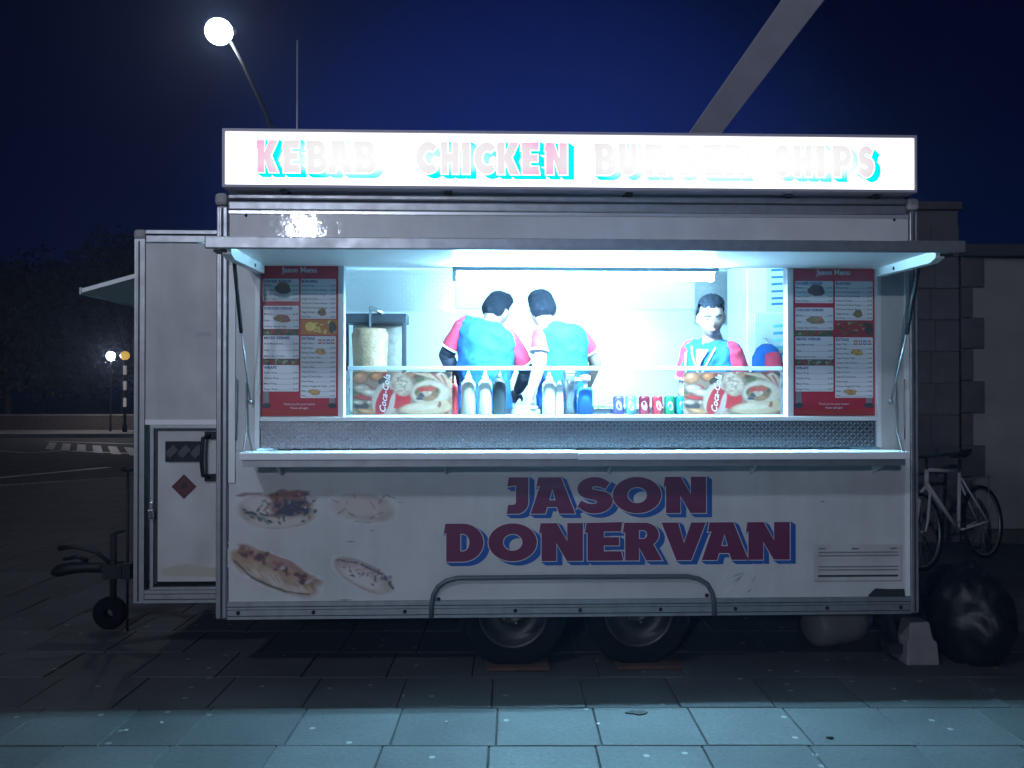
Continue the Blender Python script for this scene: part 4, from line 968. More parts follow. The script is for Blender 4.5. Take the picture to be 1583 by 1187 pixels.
        if key == 'EXTRAS':
            for i in range(4):
                ic = MB()
                ic.flat([[fm(493 + i * 7, 524), fm(498 + i * 7, 524), fm(498 + i * 7, 531), fm(493 + i * 7, 531)]], .0171, col=[(.45, .08, .06), (.5, .2, .2), (.1, .2, .5), (.5, .15, .1)][i])
                ic.flat([[fm(494 + i * 7, 526), fm(497 + i * 7, 526), fm(497 + i * 7, 529), fm(494 + i * 7, 529)]], .0170, col=(.8, .8, .8)); ic.build('food_icon', M_print, cardo)
            p2 = Print(.0172, fm); p2.add(blob(487, 606, 10, 4.5, .1, .15, 5), (.50, .27, .09))
            for i in range(7): p2.add(blob(487 + rn.uniform(-6, 6), 606 + rn.uniform(-2, 2), 3, 1.2, rn.uniform(0, 3), .2, i, 8), (.62, .38, .16))
            p2.m.build('food_picture', M_print, cardo)
        pr.m.build('card_print', M_print, cardo)
    return t
menu(-1.214, -.794, 'red menu board left of the hatch window with a glowing orange picture in the middle', True)
menu(1.764, 2.230, 'red menu board right of the hatch window with price cards', False)

# ------------------------------------------------------------------ serving screen and things on the ledge
sc = thing('glass_screen', 'clear glass serving screen with a steel top rail across the hatch window', 'glass screen', (.50, .30, 1.4105))
m = MB(); m.box(-1.27, 1.285, -.003, .003, .004, .262); m.build('glass_pane', M_glass, sc)
m = MB(); m.box(-1.28, 1.295, -.012, .012, .264, .288); m.build('top_rail', mat('satin_rail', (.5, .52, .55), .45, metal=.3), sc, bevel=.003)
for x in (-1.28, 1.288):
    m = MB(); m.box(x - .010, x + .010, -.012, .012, .001, .262); m.build('screen_post', M_steel, sc)
def food_poster(px0, px1, label):
    y = .292
    a, b = P(px0, 600, y).x, P(px1, 600, y).x; w = b - a; h = .252; z0 = 1.414
    t = thing('food_poster', label, 'poster', ((a + b) / 2, y, z0), 0, 'food posters on the glass screen')
    fm = lambda u, v: ((u - .5) * w, (1 - v) * h)       # u right, v down, unit square
    m = MB(); m.box(-w / 2, w / 2, -.0015, .0005, 0, h); m.build('poster_sheet', mat('poster_paper', (.42, .36, .32), .35, var=.2, vscale=10), t)
    p = Picture(0, 1.5, 0, 1, 150, 100, (.30, .24, .20)); rn = random.Random(2); p.A[:] = 1
    q = lambda u, v, a_, b_, rt, c, *k: p.el(u * 1.5, v, a_ * 1.5, b_, rt, c, *k)
    for i in range(70): q(rn.uniform(0, 1), rn.uniform(0, 1), rn.uniform(.02, .06), rn.uniform(.03, .09), rn.uniform(0, 3), rn.choice([(.40, .24, .13), (.13, .04, .03), (.05, .03, .03), (.5, .40, .30), (.34, .05, .04), (.55, .52, .46), (.14, .16, .07)]), .3, .3)
    for (u, v, r1, r2, c) in ((.08, .14, .08, .14, (.50, .28, .18)), (.24, .12, .07, .11, (.46, .24, .12)), (.31, .22, .05, .09, (.06, .04, .03)), (.09, .40, .09, .10, (.52, .46, .42)), (.19, .50, .11, .09, (.58, .55, .50)), (.12, .62, .14, .04, (.40, .05, .04)), (.09, .80, .07, .09, (.07, .05, .05)), (.14, .93, .11, .07, (.50, .32, .18)), (.24, .86, .05, .07, (.44, .24, .10)), (.05, .72, .06, .05, (.55, .52, .48))):
        q(u, v, r1, r2, .2, tuple(x * .45 for x in c), .15, .2); q(u, v - .01, r1 * .82, r2 * .82, .2, c, .35, .3); q(u - r1 * .2, v - r2 * .3, r1 * .35, r2 * .3, .2, tuple(min(.8, x * 1.5) for x in c), .6, .3)
    q(.34, .62, .14, .42, .15, (.55, .50, .46), .08, .05)
    q(.31, .68, .07, .34, .2, (.45, .02, .035), .08, .04); q(.47, .62, .115, .26, -.1, (.46, .02, .035), .08, .04); q(.395, .74, .026, .28, .12, (.58, .52, .50), .2, .1)
    q(.49, .30, .11, .26, -.15, (.44, .36, .30), .10, .12); q(.485, .28, .085, .21, -.15, (.58, .51, .44), .35, .4)
    for i in range(60): q(.49 + rn.gauss(0, .04), .30 + rn.gauss(0, .10), .012, .022, rn.uniform(0, 3), rn.choice([(.32, .24, .18), (.66, .62, .56), (.42, .34, .27)]), .5, .3, .8)
    for i in range(9): p.line(.92 + i * .06, .03 + i * .008, 1.50, .20 + i * .045, .022, rn.choice([(.52, .42, .31), (.60, .55, .48), (.30, .09, .09), (.58, .50, .38)]), .9, .004)
    q(.78, .50, .20, .30, .1, (.40, .33, .27), .10, .05); q(.78, .49, .185, .275, .1, (.60, .56, .50), .15, .08); q(.755, .50, .13, .18, .1, (.30, .20, .12), .12, .12)
    for (u, v, a_, b_, c) in ((.70, .42, .06, .06, (.42, .05, .04)), (.78, .40, .06, .05, (.46, .10, .07)), (.74, .52, .06, .05, (.50, .45, .38)), (.83, .52, .04, .08, (.26, .16, .09)), (.69, .55, .03, .05, (.05, .05, .10)), (.80, .60, .05, .03, (.38, .22, .13)), (.67, .63, .04, .03, (.04, .05, .12)), (.78, .49, .025, .03, (.62, .58, .52)), (.85, .44, .02, .05, (.10, .12, .06)), (.64, .47, .02, .06, (.12, .14, .05))): q(u, v, a_ * .85, b_, .2, c, .35, .35)
    q(.74, .86, .26, .16, -.1, (.36, .27, .18), .10, .04); q(.74, .85, .25, .145, -.1, (.58, .50, .38), .18, .08); q(.68, .82, .16, .07, -.1, (.68, .62, .53), .5, .3); q(.93, .78, .05, .13, -.3, (.56, .48, .34), .2, .1); q(.87, .77, .02, .07, .2, (.30, .10, .08), .35, .4)
    p.speckle(.03, .10); p.C = np.clip(p.C, 0, 1) ** 1.25 * .46 * np.array([1.25, .92, .80])
    p.build('poster_picture', lambda a_, b_: ((a_ / 1.5 - .5) * w, (1 - b_) * h), -.0018, t, cut=-1)
    p = Print(-.0017, fm)
    put_text(p.m, 'Coca-Cola', fm(.325, .97)[0], fm(.325, .97)[1], -.0066, .052, 'LEFT', (.45, .43, .43), rot=R(82), shear=.35, offset=.012)
    p.m.build('poster_print', M_print, t)
food_poster(545, 699, 'food poster with red cup at the left end of the glass screen')
food_poster(1057, 1211, 'food poster with red cup at the right end of the glass screen')

LZ = 1.4105
def bottle(px, lab, col, h=.225, r=.040, cap=(.7, .7, .7), y=.38, rough=.4, grp='sauce bottles on the ledge'):
    x = P(px, 610, y).x
    t = thing('sauce_bottle', lab, 'bottle', (x, y, LZ), 0, grp)
    m = MB(); m.lathe([(0, 0), (r * .95, .0), (r, .006), (r, h * .66), (r * .92, h * .73), (r * .55, h * .80), (r * .38, h * .83), (0, h * .83)], n=18)
    m.build('bottle_body', mat('bottle_' + str(col), col, rough), t)
    m = MB(); m.lathe([(r * .45, h * .80), (r * .45, h * .88), (r * .3, h * .90), (r * .14, h), (0, h)], n=14); m.build('nozzle_cap', mat('cap_' + str(cap), cap, .45), t)
bottle(703, 'slim red sauce tube beside the left poster', (.60, .04, .05), h=.235, r=.020, cap=(.65, .10, .08))
bottle(724, 'first white squeeze bottle right of the slim red tube', (.62, .58, .46), h=.262, r=.044)
bottle(750, 'white squeeze bottle next to the black one', (.80, .80, .76), h=.262, r=.042)
bottle(772, 'black sauce bottle behind the glass screen', (.035, .04, .045), h=.268, r=.041, cap=(.03, .03, .03))
bottle(849, 'white squeeze bottle right of the bare forearm', (.8, .8, .76), h=.255, r=.042)
x = P(865, 610, .37).x
t = thing('milk_carton', 'narrow white carton between the white bottle and the steel canister', 'carton', (x, .37, LZ))
m = MB(); m.box(-.02, .02, -.02, .02, 0, .17); m.prism([(-.02, .172), (.02, .172), (.002, .205), (-.002, .205)], -.02, .02); m.build('carton_body', mat('carton_card', (.78, .76, .72), .5), t, bevel=.002)
x = P(881, 610, .42).x
t = thing('steel_canister', 'tall cylindrical stainless canister on the ledge behind the glass', 'canister', (x, .42, LZ))
m = MB(); m.lathe([(0, 0), (.042, 0), (.042, .25), (.038, .256), (0, .256)], n=22); m.build('canister_body', M_steel, t)
m = MB(); m.lathe([(.0435, .245), (.0435, .262), (.01, .272), (0, .272)], n=22); m.build('canister_lid', M_steel, t)
x = P(905, 610, .4).x
t = thing('blue_dispenser', 'blue plastic dispenser with a white pump beside the steel canister', 'dispenser', (x, .40, LZ))
m = MB(); m.lathe([(0, 0), (.045, 0), (.045, .15), (.03, .165), (0, .165)], n=18); m.build('dispenser_body', mat('blue_plastic', (.03, .16, .5), .35), t)
m = MB(); m.lathe([(.012, .16), (.012, .20), (.03, .205), (.03, .235), (0, .24)], n=14); m.box(-.075, .0, -.012, .012, .205, .222); m.build('pump_head', mat('white_plastic', (.8, .8, .8), .4), t)
for px, c1, c2, lab in ((956, (.16, .10, .30), (.6, .6, .7), 'purple drinks can, leftmost of the row on the ledge'), (975, (.30, .55, .70), (.8, .8, .85), 'pale blue and white drinks can in the row on the ledge'), (996, (.30, .02, .04), (.6, .6, .65), 'dark red drinks can with a pale emblem'), (1016, (.55, .03, .05), (.75, .7, .7), 'bright red drinks can between the dark red and the green one'), (1035, (.03, .28, .12), (.65, .7, .6), 'green drinks can in the row on the ledge'), (1052, (.03, .35, .45), (.6, .75, .8), 'teal drinks can half behind the right poster')):
    x = P(px, 625, .38).x
    t = thing('drinks_can', lab, 'drinks can', (x, .38, LZ), random.uniform(-.2, .2), 'row of drinks cans on the ledge')
    m = MB(); m.lathe([(0, .002), (.026, 0), (.033, .006), (.033, .10), (.027, .112), (.025, .112), (.024, .109), (0, .109)], n=20); m.build('can_body', [mat('can_' + str(c1), c1, .3, metal=.3)], t)
    m = MB(); e = blob(0, .055, .017, .028, .3, .1, int(px), 14)
    V = []; 
    for (a, b) in e: V.append((.0338 * math.sin(a / .0338), -.0338 * math.cos(a / .0338), b))
    m.add(V, [tuple(range(len(V)))]); m.build('can_emblem', mat('emblem_' + str(c2), c2, .35), t)
# paper food packets in front of the arm, salad tubs
x = P(812, 640, .4).x
t = tag(MB().obox((x, .40, LZ + .017), (.16, .10, .03), (0, 0, .2)).obox((x + .01, .40, LZ + .043), (.13, .09, .018), (0, 0, -.15)).build('wrapping_paper', mat('white_paper', (.8, .8, .78), .7), bevel=.004), 'stack of white wrapping paper under the bare forearm', 'paper')
for k, (px, py_, lab) in enumerate(((935, .5, 'left steel salad tub behind the drinks cans'), (990, .5, 'middle steel salad tub behind the drinks cans'), (1040, .5, 'right steel salad tub behind the drinks cans'))):
    x = P(px, 600, py_).x
    t = thing('salad_tub', lab, 'food tub', (x, .60, 1.291), 0, 'steel salad tubs')
    m = MB(); m.box(-.10, .10, -.075, .075, 0, .15); m.box(-.108, .108, -.083, .083, .152, .158); m.build('tub', M_steel, t, bevel=.003)
    m = MB(); rn = random.Random(k)
    for i in range(20): m.sphere((rn.uniform(-.08, .08), rn.uniform(-.06, .06), .166), (.022, .02, .014), 8, 5)
    m.build('salad', mat(['lettuce', 'sliced_onion', 'red_cabbage'][k], [(.2, .4, .08), (.7, .7, .6), (.3, .05, .2)][k], .6), t)
# doner grill
t = thing('doner_grill', 'upright doner grill with a pale meat cylinder on its spit at the left', 'grill', (-.68, .82, 1.252))
tb = thing('grill_stand', 'steel stand under the doner grill', 'stand', (-.68, .85, .5))
m = MB(); m.box(-.26, .26, -.2, .25, 0, .75); m.build('stand_cabinet', M_steel, tb, bevel=.005)
Mg = mat('grill_dark_steel', (.05, .05, .06), .4, metal=.6)
m = MB(); m.box(-.20, .20, -.02, .18, .74, .80); m.box(-.20, -.17, -.02, .0, .03, .74); m.box(.17, .20, -.02, .0, .03, .74); m.box(-.20, .20, -.18, .20, 0, .03); m.build('grill_frame', Mg, t, bevel=.004)
m = MB(); m.box(-.165, .165, .14, .17, .032, .738); m.build('burner_panel', mat('burner_ceramic', (.42, .35, .30), .7, var=.3, vscale=30), t)
m = MB(); m.lathe([(0, .10), (.085, .10), (.10, .16), (.105, .35), (.112, .55), (.118, .66), (.10, .70), (0, .70)], (-.03, -.04, 0), 28); m.build('meat', mat('doner_meat', (.36, .21, .12), .7, var=.45, vscale=14, bump=.8, bscale=30), t)
m = MB(); m.tube([(-.03, -.04, .03), (-.03, -.04, .84)], .008, 8); m.tube([(-.03, -.04, .835), (.05, -.04, .80)], .014, 8); m.build('spit', M_steel, t)
# drinks fridge at the right
fx = P(1188, 500, 1.25).x
t = thing('drinks_fridge', 'tall white drinks fridge with blue lettered door by the right post', 'fridge', (fx + .03, 1.30, .5))
m = MB(); m.box(-.17, .17, 0, .5, 0, 1.98); m.build('fridge_body', M_white, t, bevel=.01)
m = MB(); m.box(-.125, .165, -.03, -.003, .25, 1.60); dd = m.build('fridge_door', mat('fridge_glass_door', (.75, .78, .8), .25, metal=.3), t, bevel=.004)
p = MB(); p.box(-.03, .165, -.022, -.002, 1.62, 1.96); p.build('header_panel', mat('fridge_header', (.62, .70, .74), .35), t)
p = MB()
for i, (z, w_) in enumerate(((1.90, .10), (1.85, .14), (1.80, .08), (1.75, .13), (1.70, .11), (1.66, .14))): p.flat([[(.0, z), (w_, z + .006), (w_, z + .022), (.0, z + .016)]], -.0235, col=(.02, .18, .40))
for i in range(5): p.flat([[(.01, 1.50 - i * .05), (.15, 1.51 - i * .05), (.15, 1.53 - i * .05), (.01, 1.52 - i * .05)]], -.0315, col=[(.1, .5, .6), (.05, .3, .5), (.2, .6, .7)][i % 3])
p.build('door_print', M_print, t)
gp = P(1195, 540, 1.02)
t = thing('tunic_reflection', 'blue and red tunic shape standing in for a reflection by the fridge door', 'tunic', (gp.x + .01, 1.18, 1.45))  # added shape standing in for a mirrored worker in blue and red
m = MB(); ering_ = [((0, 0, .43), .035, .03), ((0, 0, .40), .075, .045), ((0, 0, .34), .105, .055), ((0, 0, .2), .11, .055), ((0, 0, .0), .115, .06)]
m.tube([e[0] for e in ering_], [e[1] for e in ering_], 20, flat=.5); m.build('reflection_body', M_vest, t)
m = MB(); m.tube([(.02, -.04, .36), (.03, -.06, .28), (.035, -.06, .12)], [.05, .062, .058], 16); m.build('reflection_sleeve', M_sleeve, t)
m = MB(); m.tube([(0, 0, .42), (0, .02, .47), (0, .07, .47)], .005, 6); m.build('reflection_hook', M_steel, t)
# plain grey box standing for a dark piece of tread wall behind third man
xx = P(1143, 548, 1.9).x
tag(MB().box(-.09, .09, -.05, .0, 0, .28).build('dark_wall_piece', mat('grey_wall_piece', (.16, .17, .19), .5), loc=(xx, 2.04, 1.60), bevel=.006), 'dark grey piece of the back wall behind the facing man', 'switch box')  # no real switch box: plain grey box standing for a dark wall piece

# ------------------------------------------------------------------ PEOPLE
def head_geo(mb, M, mi=0, nu=40, nv=30):
    def f(d):
        x, y, z = d.x * .078, d.y * .098, d.z * .122
        low = max(0, -d.z)
        x *= 1 - .30 * low ** 1.4; y *= 1 - .10 * low
        if d.y > 0: y *= 1 + .03 * low
        if d.y < 0: y *= 1.02; 
        if d.y < 0 and d.z < -.2: y *= 1 - .35 * min(1, (-.2 - d.z) * 1.4)
        if d.y > .2:
            fx, fz = x, z; g = lambda cx, cz, sx, sz: math.exp(-((fx - cx) / sx) ** 2 - ((fz - cz) / sz) ** 2)
            y += .022 * g(0, -.022, .011, .012) + .012 * g(0, -.002, .009, .022)        # nose
            y -= .011 * (g(.031, .010, .017, .011) + g(-.031, .010, .017, .011))         # sockets
            y += .004 * (g(.031, .029, .02, .007) + g(-.031, .029, .02, .007))           # brow
            y += .006 * g(0, -.053, .022, .006) + .005 * g(0, -.064, .018, .006) + .006 * g(0, -.092, .02, .014)
            y += .003 * (g(.045, -.02, .015, .015) + g(-.045, -.02, .015, .015))
        return Vector((x, y, z))
    V = []
    for j in range(nv + 1):
        ph = math.pi * j / nv
        for i in range(nu):
            th = 2 * math.pi * i / nu; V.append(M @ f(Vector((math.sin(ph) * math.cos(th), math.sin(ph) * math.sin(th), math.cos(ph)))))
    Fc = [(j * nu + i, (j + 1) * nu + i, (j + 1) * nu + (i + 1) % nu, j * nu + (i + 1) % nu) for j in range(nv) for i in range(nu)]
    mb.add(V, Fc, mi, True); return f
def ering(mb, secs, n=22, mi=0):       # loft of ellipses: (centre, rx-vector, ry-vector)
    V = []
    for c, a, b in secs:
        for k in range(n):
            t = 2 * math.pi * k / n; V.append(c + a * math.cos(t) + b * math.sin(t))
    Fc = [(i * n + k, i * n + (k + 1) % n, (i + 1) * n + (k + 1) % n, (i + 1) * n + k) for i in range(len(secs) - 1) for k in range(n)]
    mb.add(V, Fc, mi, True); o = len(mb.v) - len(V)
    mb.f += [tuple(o + k for k in range(n))[::-1], tuple(o + (len(secs) - 1) * n + k for k in range(n))]; mb.mi += [mi] * 2; mb.sm += [True] * 2; mb.c += [(1, 1, 1)] * 2
def limb(mb, a, b, ra, rb, mi=0, bulge=1.06):
    a, b = Vector(a), Vector(b); mb.tube([a, a.lerp(b, .3), a.lerp(b, .65), b], [ra, (ra * .75 + rb * .25) * bulge, (ra * .35 + rb * .65) * 1.02, rb], 16, mi)
    mb.sphere(a, ra * .99, 14, 10, mi); mb.sphere(b, rb * .99, 12, 8, mi)
def hand(mb, wrist, direc, palmn, side, curl=.5):
    d = Vector(direc).normalized(); pn = Vector(palmn); pn = (pn - d * pn.dot(d)).normalized(); s = d.cross(pn).normalized() * side
    w = Vector(wrist); c = w + d * .045
    ering(mb, [(w, s * .024, pn * .018), (w + d * .03, s * .036, pn * .016), (w + d * .07, s * .042, pn * .014), (w + d * .092, s * .040, pn * .011)], 16)
    for k, (o, l) in enumerate(((-.030, .070), (-.010, .080), (.010, .074), (.029, .058))):
        p0 = w + d * .08 + s * o; c1 = curl
        p1 = p0 + (d * math.cos(c1 * .5) + pn * math.sin(c1 * .5)) * l * .42; p2 = p1 + (d * math.cos(c1 * 1.4) + pn * math.sin(c1 * 1.4)) * l * .33; p3 = p2 + (d * math.cos(c1 * 2.1) + pn * math.sin(c1 * 2.1)) * l * .25
        mb.tube([p0, p1, p2, p3], [.0095, .0088, .008, .0068], 8)
    p0 = w + d * .028 - s * .030; p1 = p0 + (d * .7 - s * .7 + pn * .2) * .034; p2 = p1 + (d * .9 - s * .2 + pn * .3) * .030; mb.tube([p0, p1, p2], [.013, .011, .008], 8)
def remesh(o, vs, sm=4):
    r = o.modifiers.new('remesh', 'REMESH'); r.mode = 'VOXEL'; r.voxel_size = vs; r.use_smooth_shade = True
    s = o.modifiers.new('smooth', 'SMOOTH'); s.iterations = sm; s.factor = .5
def person(label, J, headrot, fwd, chest=(.185, .115), group=None, face=False, sleeve_len=.75, dark_under=(), pose_hand=((0, 0, -1),) * 2):
    """J: world joints; fwd: unit vector the chest faces."""
    J = {k: Vector(v) for k, v in J.items()}
    hips = J['hips']; base = Vector((hips.x, hips.y, .5))
    t = thing('person', label, 'person', base)
    inv = lambda v: Vector(v) - base
    J = {k: inv(v) for k, v in J.items()}
    fwd = Vector(fwd).normalized(); side = (J['shR'] - J['shL']); sw = side.length; side.normalize()
    neck, hips = J['neck'], J['hips']; shm = (J['shL'] + J['shR']) / 2
    up = (shm - hips).normalized(); f = (fwd - up * fwd.dot(up) - side * fwd.dot(side)).normalized(); hs = side - Vector((0, 0, side.z)); hs.normalize()
    ac, bc = chest
    def torso(mb, g=0.0, lo=-.02, hi=1.0, top=True):
        secs = []
        for k, a, b, off in ((lo, .165, .115, -.0), (.15, .162, .112, 0), (.35, .150, .105, 0), (.6, .170, .118, .004), (.8, ac, bc, .0), (.93, ac * 1.02, bc * .92, -.012), (1.01, ac * .93, bc * .74, -.02), (1.07, ac * .66, bc * .56, -.022), (1.12, ac * .36, bc * .44, -.022)):
            sd = hs.lerp(side, min(1, max(0, k)))
            secs.append((hips.lerp(shm, k) + f * off, sd * (a + g), f * (b + g)))
        if g == 0: secs.append((neck, side * .06, f * .06))
        ering(mb, secs, 26)
    M = Matrix.Translation(J['head']) @ headrot
    body = MB(); torso(body)
    body.tube([shm + up * .0, neck, J['head'] + (M.to_3x3() @ Vector((0, -.012, -.06)))], [.062, .056, .054], 16)
    head_geo(body, M)
    for s in (-1, 1):
        e = M @ Vector((s * .079, -.006, -.008)); 
        V = MB(); V.sphere((0, 0, 0), (.012, .021, .034), 12, 8)
        body.add([M.to_3x3() @ Vector(v) + e for v in V.v], V.f, 0, True)
    for s, k in ((-1, 'L'), (1, 'R')):
        limb(body, J['sh' + k] - side * s * .02, J['el' + k], .050, .040); limb(body, J['el' + k], J['wr' + k], .040, .027)
        hd = (J['ha' + k] - J['wr' + k]) if ('ha' + k) in J else (J['wr' + k] - J['el' + k])
        hand(body, J['wr' + k], hd, f * -.0 + Vector((0, 0, -1)) * .9 + side * -s * .5, s)
        hp = hips + hs * s * .085; kn = Vector((hp.x + s * .01, hp.y * .5 + .0, hp.z * .52)) + f * .03; an = Vector((hp.x + s * .02, kn.y - .01, .08))
        limb(body, hp, kn, .085, .056); limb(body, kn, an, .055, .038)
        # foot
        body.tube([an + Vector((0, 0, -.03)), an + f * .06 + Vector((0, 0, -.045)), an + f * .17 + Vector((0, 0, -.055))], [.04, .042, .028], 10)
        J['hip' + k], J['kn' + k], J['an' + k] = hp, kn, an
    ob = body.build('body', M_skin, t); remesh(ob, .0065, 2)
    # tunic
    tu = MB(); torso(tu, .014, -.10)
    for s, k in ((-1, 'L'), (1, 'R')): tu.sphere(J['sh' + k] - side * s * .022 - up * .012, .068, 14, 10)
    to = tu.build('tunic', M_vest, t); remesh(to, .012, 5)
    d = bpy.data.textures.new('cloth_folds', 'CLOUDS'); d.noise_scale = .075
    dm = to.modifiers.new('folds', 'DISPLACE'); dm.texture = d; dm.strength = .042; dm.mid_level = .5
    for s, k in ((-1, 'L'), (1, 'R')):
        a, b = J['sh' + k], J['el' + k]; e = a.lerp(b, sleeve_len); sl = MB()
        sl.sphere(a - side * s * .014, .058, 16, 10); sl.tube([a, a.lerp(e, .5), e], [.058, .060, .063], 18)
        so = sl.build('sleeve', M_sleeve, t); remesh(so, .009, 3)
        dm = so.modifiers.new('folds', 'DISPLACE'); dm.texture = d; dm.strength = .014; dm.mid_level = .5
        q = (b - a).normalized(); c = MB(); c.tube([e - q * .008, e + q * .004], [.0655, .0655], 20); c.build('sleeve_piping', M_pipe, so)
        if k in dark_under:
            u = MB(); limb(u, a.lerp(b, .5), b, .052, .049); limb(u, b, b.lerp(J['wr' + k], .85), .049, .036); uo = u.build('undershirt_sleeve', M_dark, t)
    tr_ = MB()
    for k in 'LR':
        limb(tr_, J['hip' + k], J['kn' + k], .105, .072); limb(tr_, J['kn' + k], J['an' + k] + Vector((0, 0, .0)), .070, .060)
    ering(tr_, [(hips + Vector((0, 0, -.07)), hs * .16, f * .11), (hips + Vector((0, 0, .10)), hs * .17, f * .12)], 20)
    tro = tr_.build('trousers', M_dark, t); remesh(tro, .014, 4)
    sh_ = MB()
    for k in 'LR':
        an = J['an' + k]; sh_.sphere(an + f * .05 + Vector((0, 0, -.04)), (.05, .05, .04), 12, 8); sh_.tube([an + Vector((0, 0, -.035)), an + f * .06 + Vector((0, 0, -.04)), an + f * .19 + Vector((0, 0, -.052))], [.048, .05, .034], 12)
    sh_.build('shoes', M_black, t)
    # hair: shell over crown, back and sides
    h = MB(); nu, nv = 48, 30; fd = {}
    V = []; keep = {}
    tmp = MB(); ff = head_geo(tmp, Matrix.Identity(4), 0, 8, 6)
    rn = random.Random(len(label))
    for j in range(nv + 1):
        ph = math.pi * j / nv
        for i in range(nu):
            th = 2 * math.pi * i / nu; dd = Vector((math.sin(ph) * math.cos(th), math.sin(ph) * math.sin(th), math.cos(ph)))
            p_ = ff(dd); lim = -.42 if dd.y < -.1 else (-.42 + (dd.y + .1) * 2.2 if dd.y < .3 else .60)
            lim += .07 * math.sin(th * 9 + len(label)) * .5
            if abs(dd.x) > .62 and -.35 < dd.y < .45: lim = max(lim, .20)
            th_ = min(.016, max(-.004, (dd.z - lim) * .05)) + (.006 if dd.z > .6 else 0) + (.012 * max(0, min(1, (dd.z - .45) * 3)) if dd.y > .1 else 0) + rn.uniform(-.0012, .0012)
            nrm = Vector((dd.x / .074, dd.y / .094, dd.z / .115)).normalized()
            V.append(M @ (p_ + nrm * th_)); keep[len(V) - 1] = dd.z > lim - .04
    Fc = [q for j in range(nv) for i in range(nu) for q in [(j * nu + i, (j + 1) * nu + i, (j + 1) * nu + (i + 1) % nu, j * nu + (i + 1) % nu)] if all(keep[w] for w in q)]
    h.add(V, Fc, 0, True); h.build('hair', M_hair, t)
    M3 = M.to_3x3()
    # facial details
    def on_face(x, z, out=.0015):
        best = None
        dz = max(-.98, min(.98, z / .115)); dx = x / (.074 * math.sqrt(1 - dz * dz)) if dz > 0 else x / (.074 * math.sqrt(1 - dz * dz) * (1 - .30 * (-dz) ** 1.4))
        dx = max(-.9, min(.9, dx)); c = math.sqrt(1 - dz * dz)
        q = ff(Vector((dx * c, c * math.sqrt(1 - dx * dx), dz))); return M @ (q + Vector((0, out, 0)))
    br_o = MB(); 
    for s in (-1, 1): br_o.tube([on_face(s * .014, .025, .002), on_face(s * .030, .031, .002), on_face(s * .050, .023, .001)], [.0058, .0068, .004], 8)
    br_o.build('eyebrows', M_brow, t)
    ey = MB()
    for s in (-1, 1): ey.tube([on_face(s * .018, .007, .001), on_face(s * .031, .003, .002), on_face(s * .044, .008, .001)], [.0035, .0068, .003], 8)
    ey.build('eyelashes', M_brow, t)
    lp_ = MB(); lp_.tube([on_face(-.022, -.058, 0), on_face(0, -.055, .001), on_face(.022, -.058, 0)], [.003, .0065, .003], 8); lp_.build('lips', M_lip, t)
    return t, J, base, M, f, side, up

HR = lambda yaw, pitch, roll=0: (Matrix.Rotation(R(yaw), 4, 'Z') @ Matrix.Rotation(R(pitch), 4, 'X') @ Matrix.Rotation(R(roll), 4, 'Y'))
# left man: seen from behind, leaning down to the right
person('man seen from behind in blue tunic and red sleeves, left of the pair, ear showing', dict(
    head=P(767, 482, .84), neck=P(757, 500, .76), shL=P(717, 501, .70), shR=P(787, 521, .72), hips=P(748, 640, .66),
    elL=P(690, 549, .74), wrL=P(712, 600, .93), elR=P(815, 575, .80), wrR=P(800, 605, 1.02), haR=P(795, 612, 1.12), haL=P(720, 612, 1.05)), HR(-28, -22, 12), (0.1, 1, -.15), chest=(.180, .105), sleeve_len=.78, dark_under=('L', 'R'))
# middle man: seen from behind, bare forearm reaching down to the ledge
person('man seen from behind with close-cropped head, bare forearm reaching to the ledge', dict(
    head=P(838, 481, .74), neck=P(846, 500, .70), shL=P(838, 513, .62), shR=P(897, 517, .72), hips=P(870, 640, .66),
    elL=P(832, 570, .55), wrL=P(818, 617, .47), haL=P(812, 634, .42), elR=P(921, 560, .84), wrR=P(905, 605, 1.0)), HR(8, -12, -4), (-.2, 1, -.1), chest=(.168, .105), sleeve_len=.55)
# right man: facing out, looking down
t3, J3, b3, M3_, f3, s3, u3 = person('man with short dark hair facing the hatch and looking down at the counter', dict(
    head=P(1099, 491, .50), neck=P(1100, 517, .57), shL=P(1133, 541, .46), shR=P(1066, 538, .68), hips=P(1098, 650, .68),
    elL=P(1150, 602, .50), wrL=P(1110, 633, .40), elR=P(1056, 605, .74), wrR=P(1070, 632, .55)), HR(174, -15, 3), (-.5, -1, 0), chest=(.180, .115), sleeve_len=.7)
# piping on his tunic: V neck and front edges
def chestpt(a, k, g=.023):     # a across (-1..1), k up the torso 0..1
    shm = (J3['shL'] + J3['shR']) / 2; hp = J3['hips']; rx = (.180 + g) if k > .7 else (.165 + g); ry = (.115 + g) * (1 if k < .88 else 1 - (k - .88) * 1.9)
    return hp.lerp(shm, k) + s3 * a * rx + f3 * ry * math.sqrt(max(0, 1 - a * a))
m = MB()
m.tube([chestpt(.42, 1.06), chestpt(.30, .95), chestpt(.10, .82), chestpt(.02, .72)], .0055, 6)
m.tube([chestpt(-.40, 1.06), chestpt(-.34, .95), chestpt(-.16, .78), chestpt(.0, .60)], .0055, 6)
m.tube([chestpt(.60, .98), chestpt(.55, .8), chestpt(.50, .6)], .005, 6)
m.tube([chestpt(-.52, .62), chestpt(-.2, .66)], .005, 6)
m.build('tunic_piping', M_pipe, t3)
m = MB(); pts = [chestpt(.20, 1.04, .0235), chestpt(-.22, 1.04, .0235), chestpt(-.10, .90, .0235), chestpt(.0, .78, .0235), chestpt(.10, .90, .0235)]
m.add([p + f3 * .004 for p in pts], [(0, 1, 2, 3, 4)]); m.build('neck_opening', M_skin, t3)
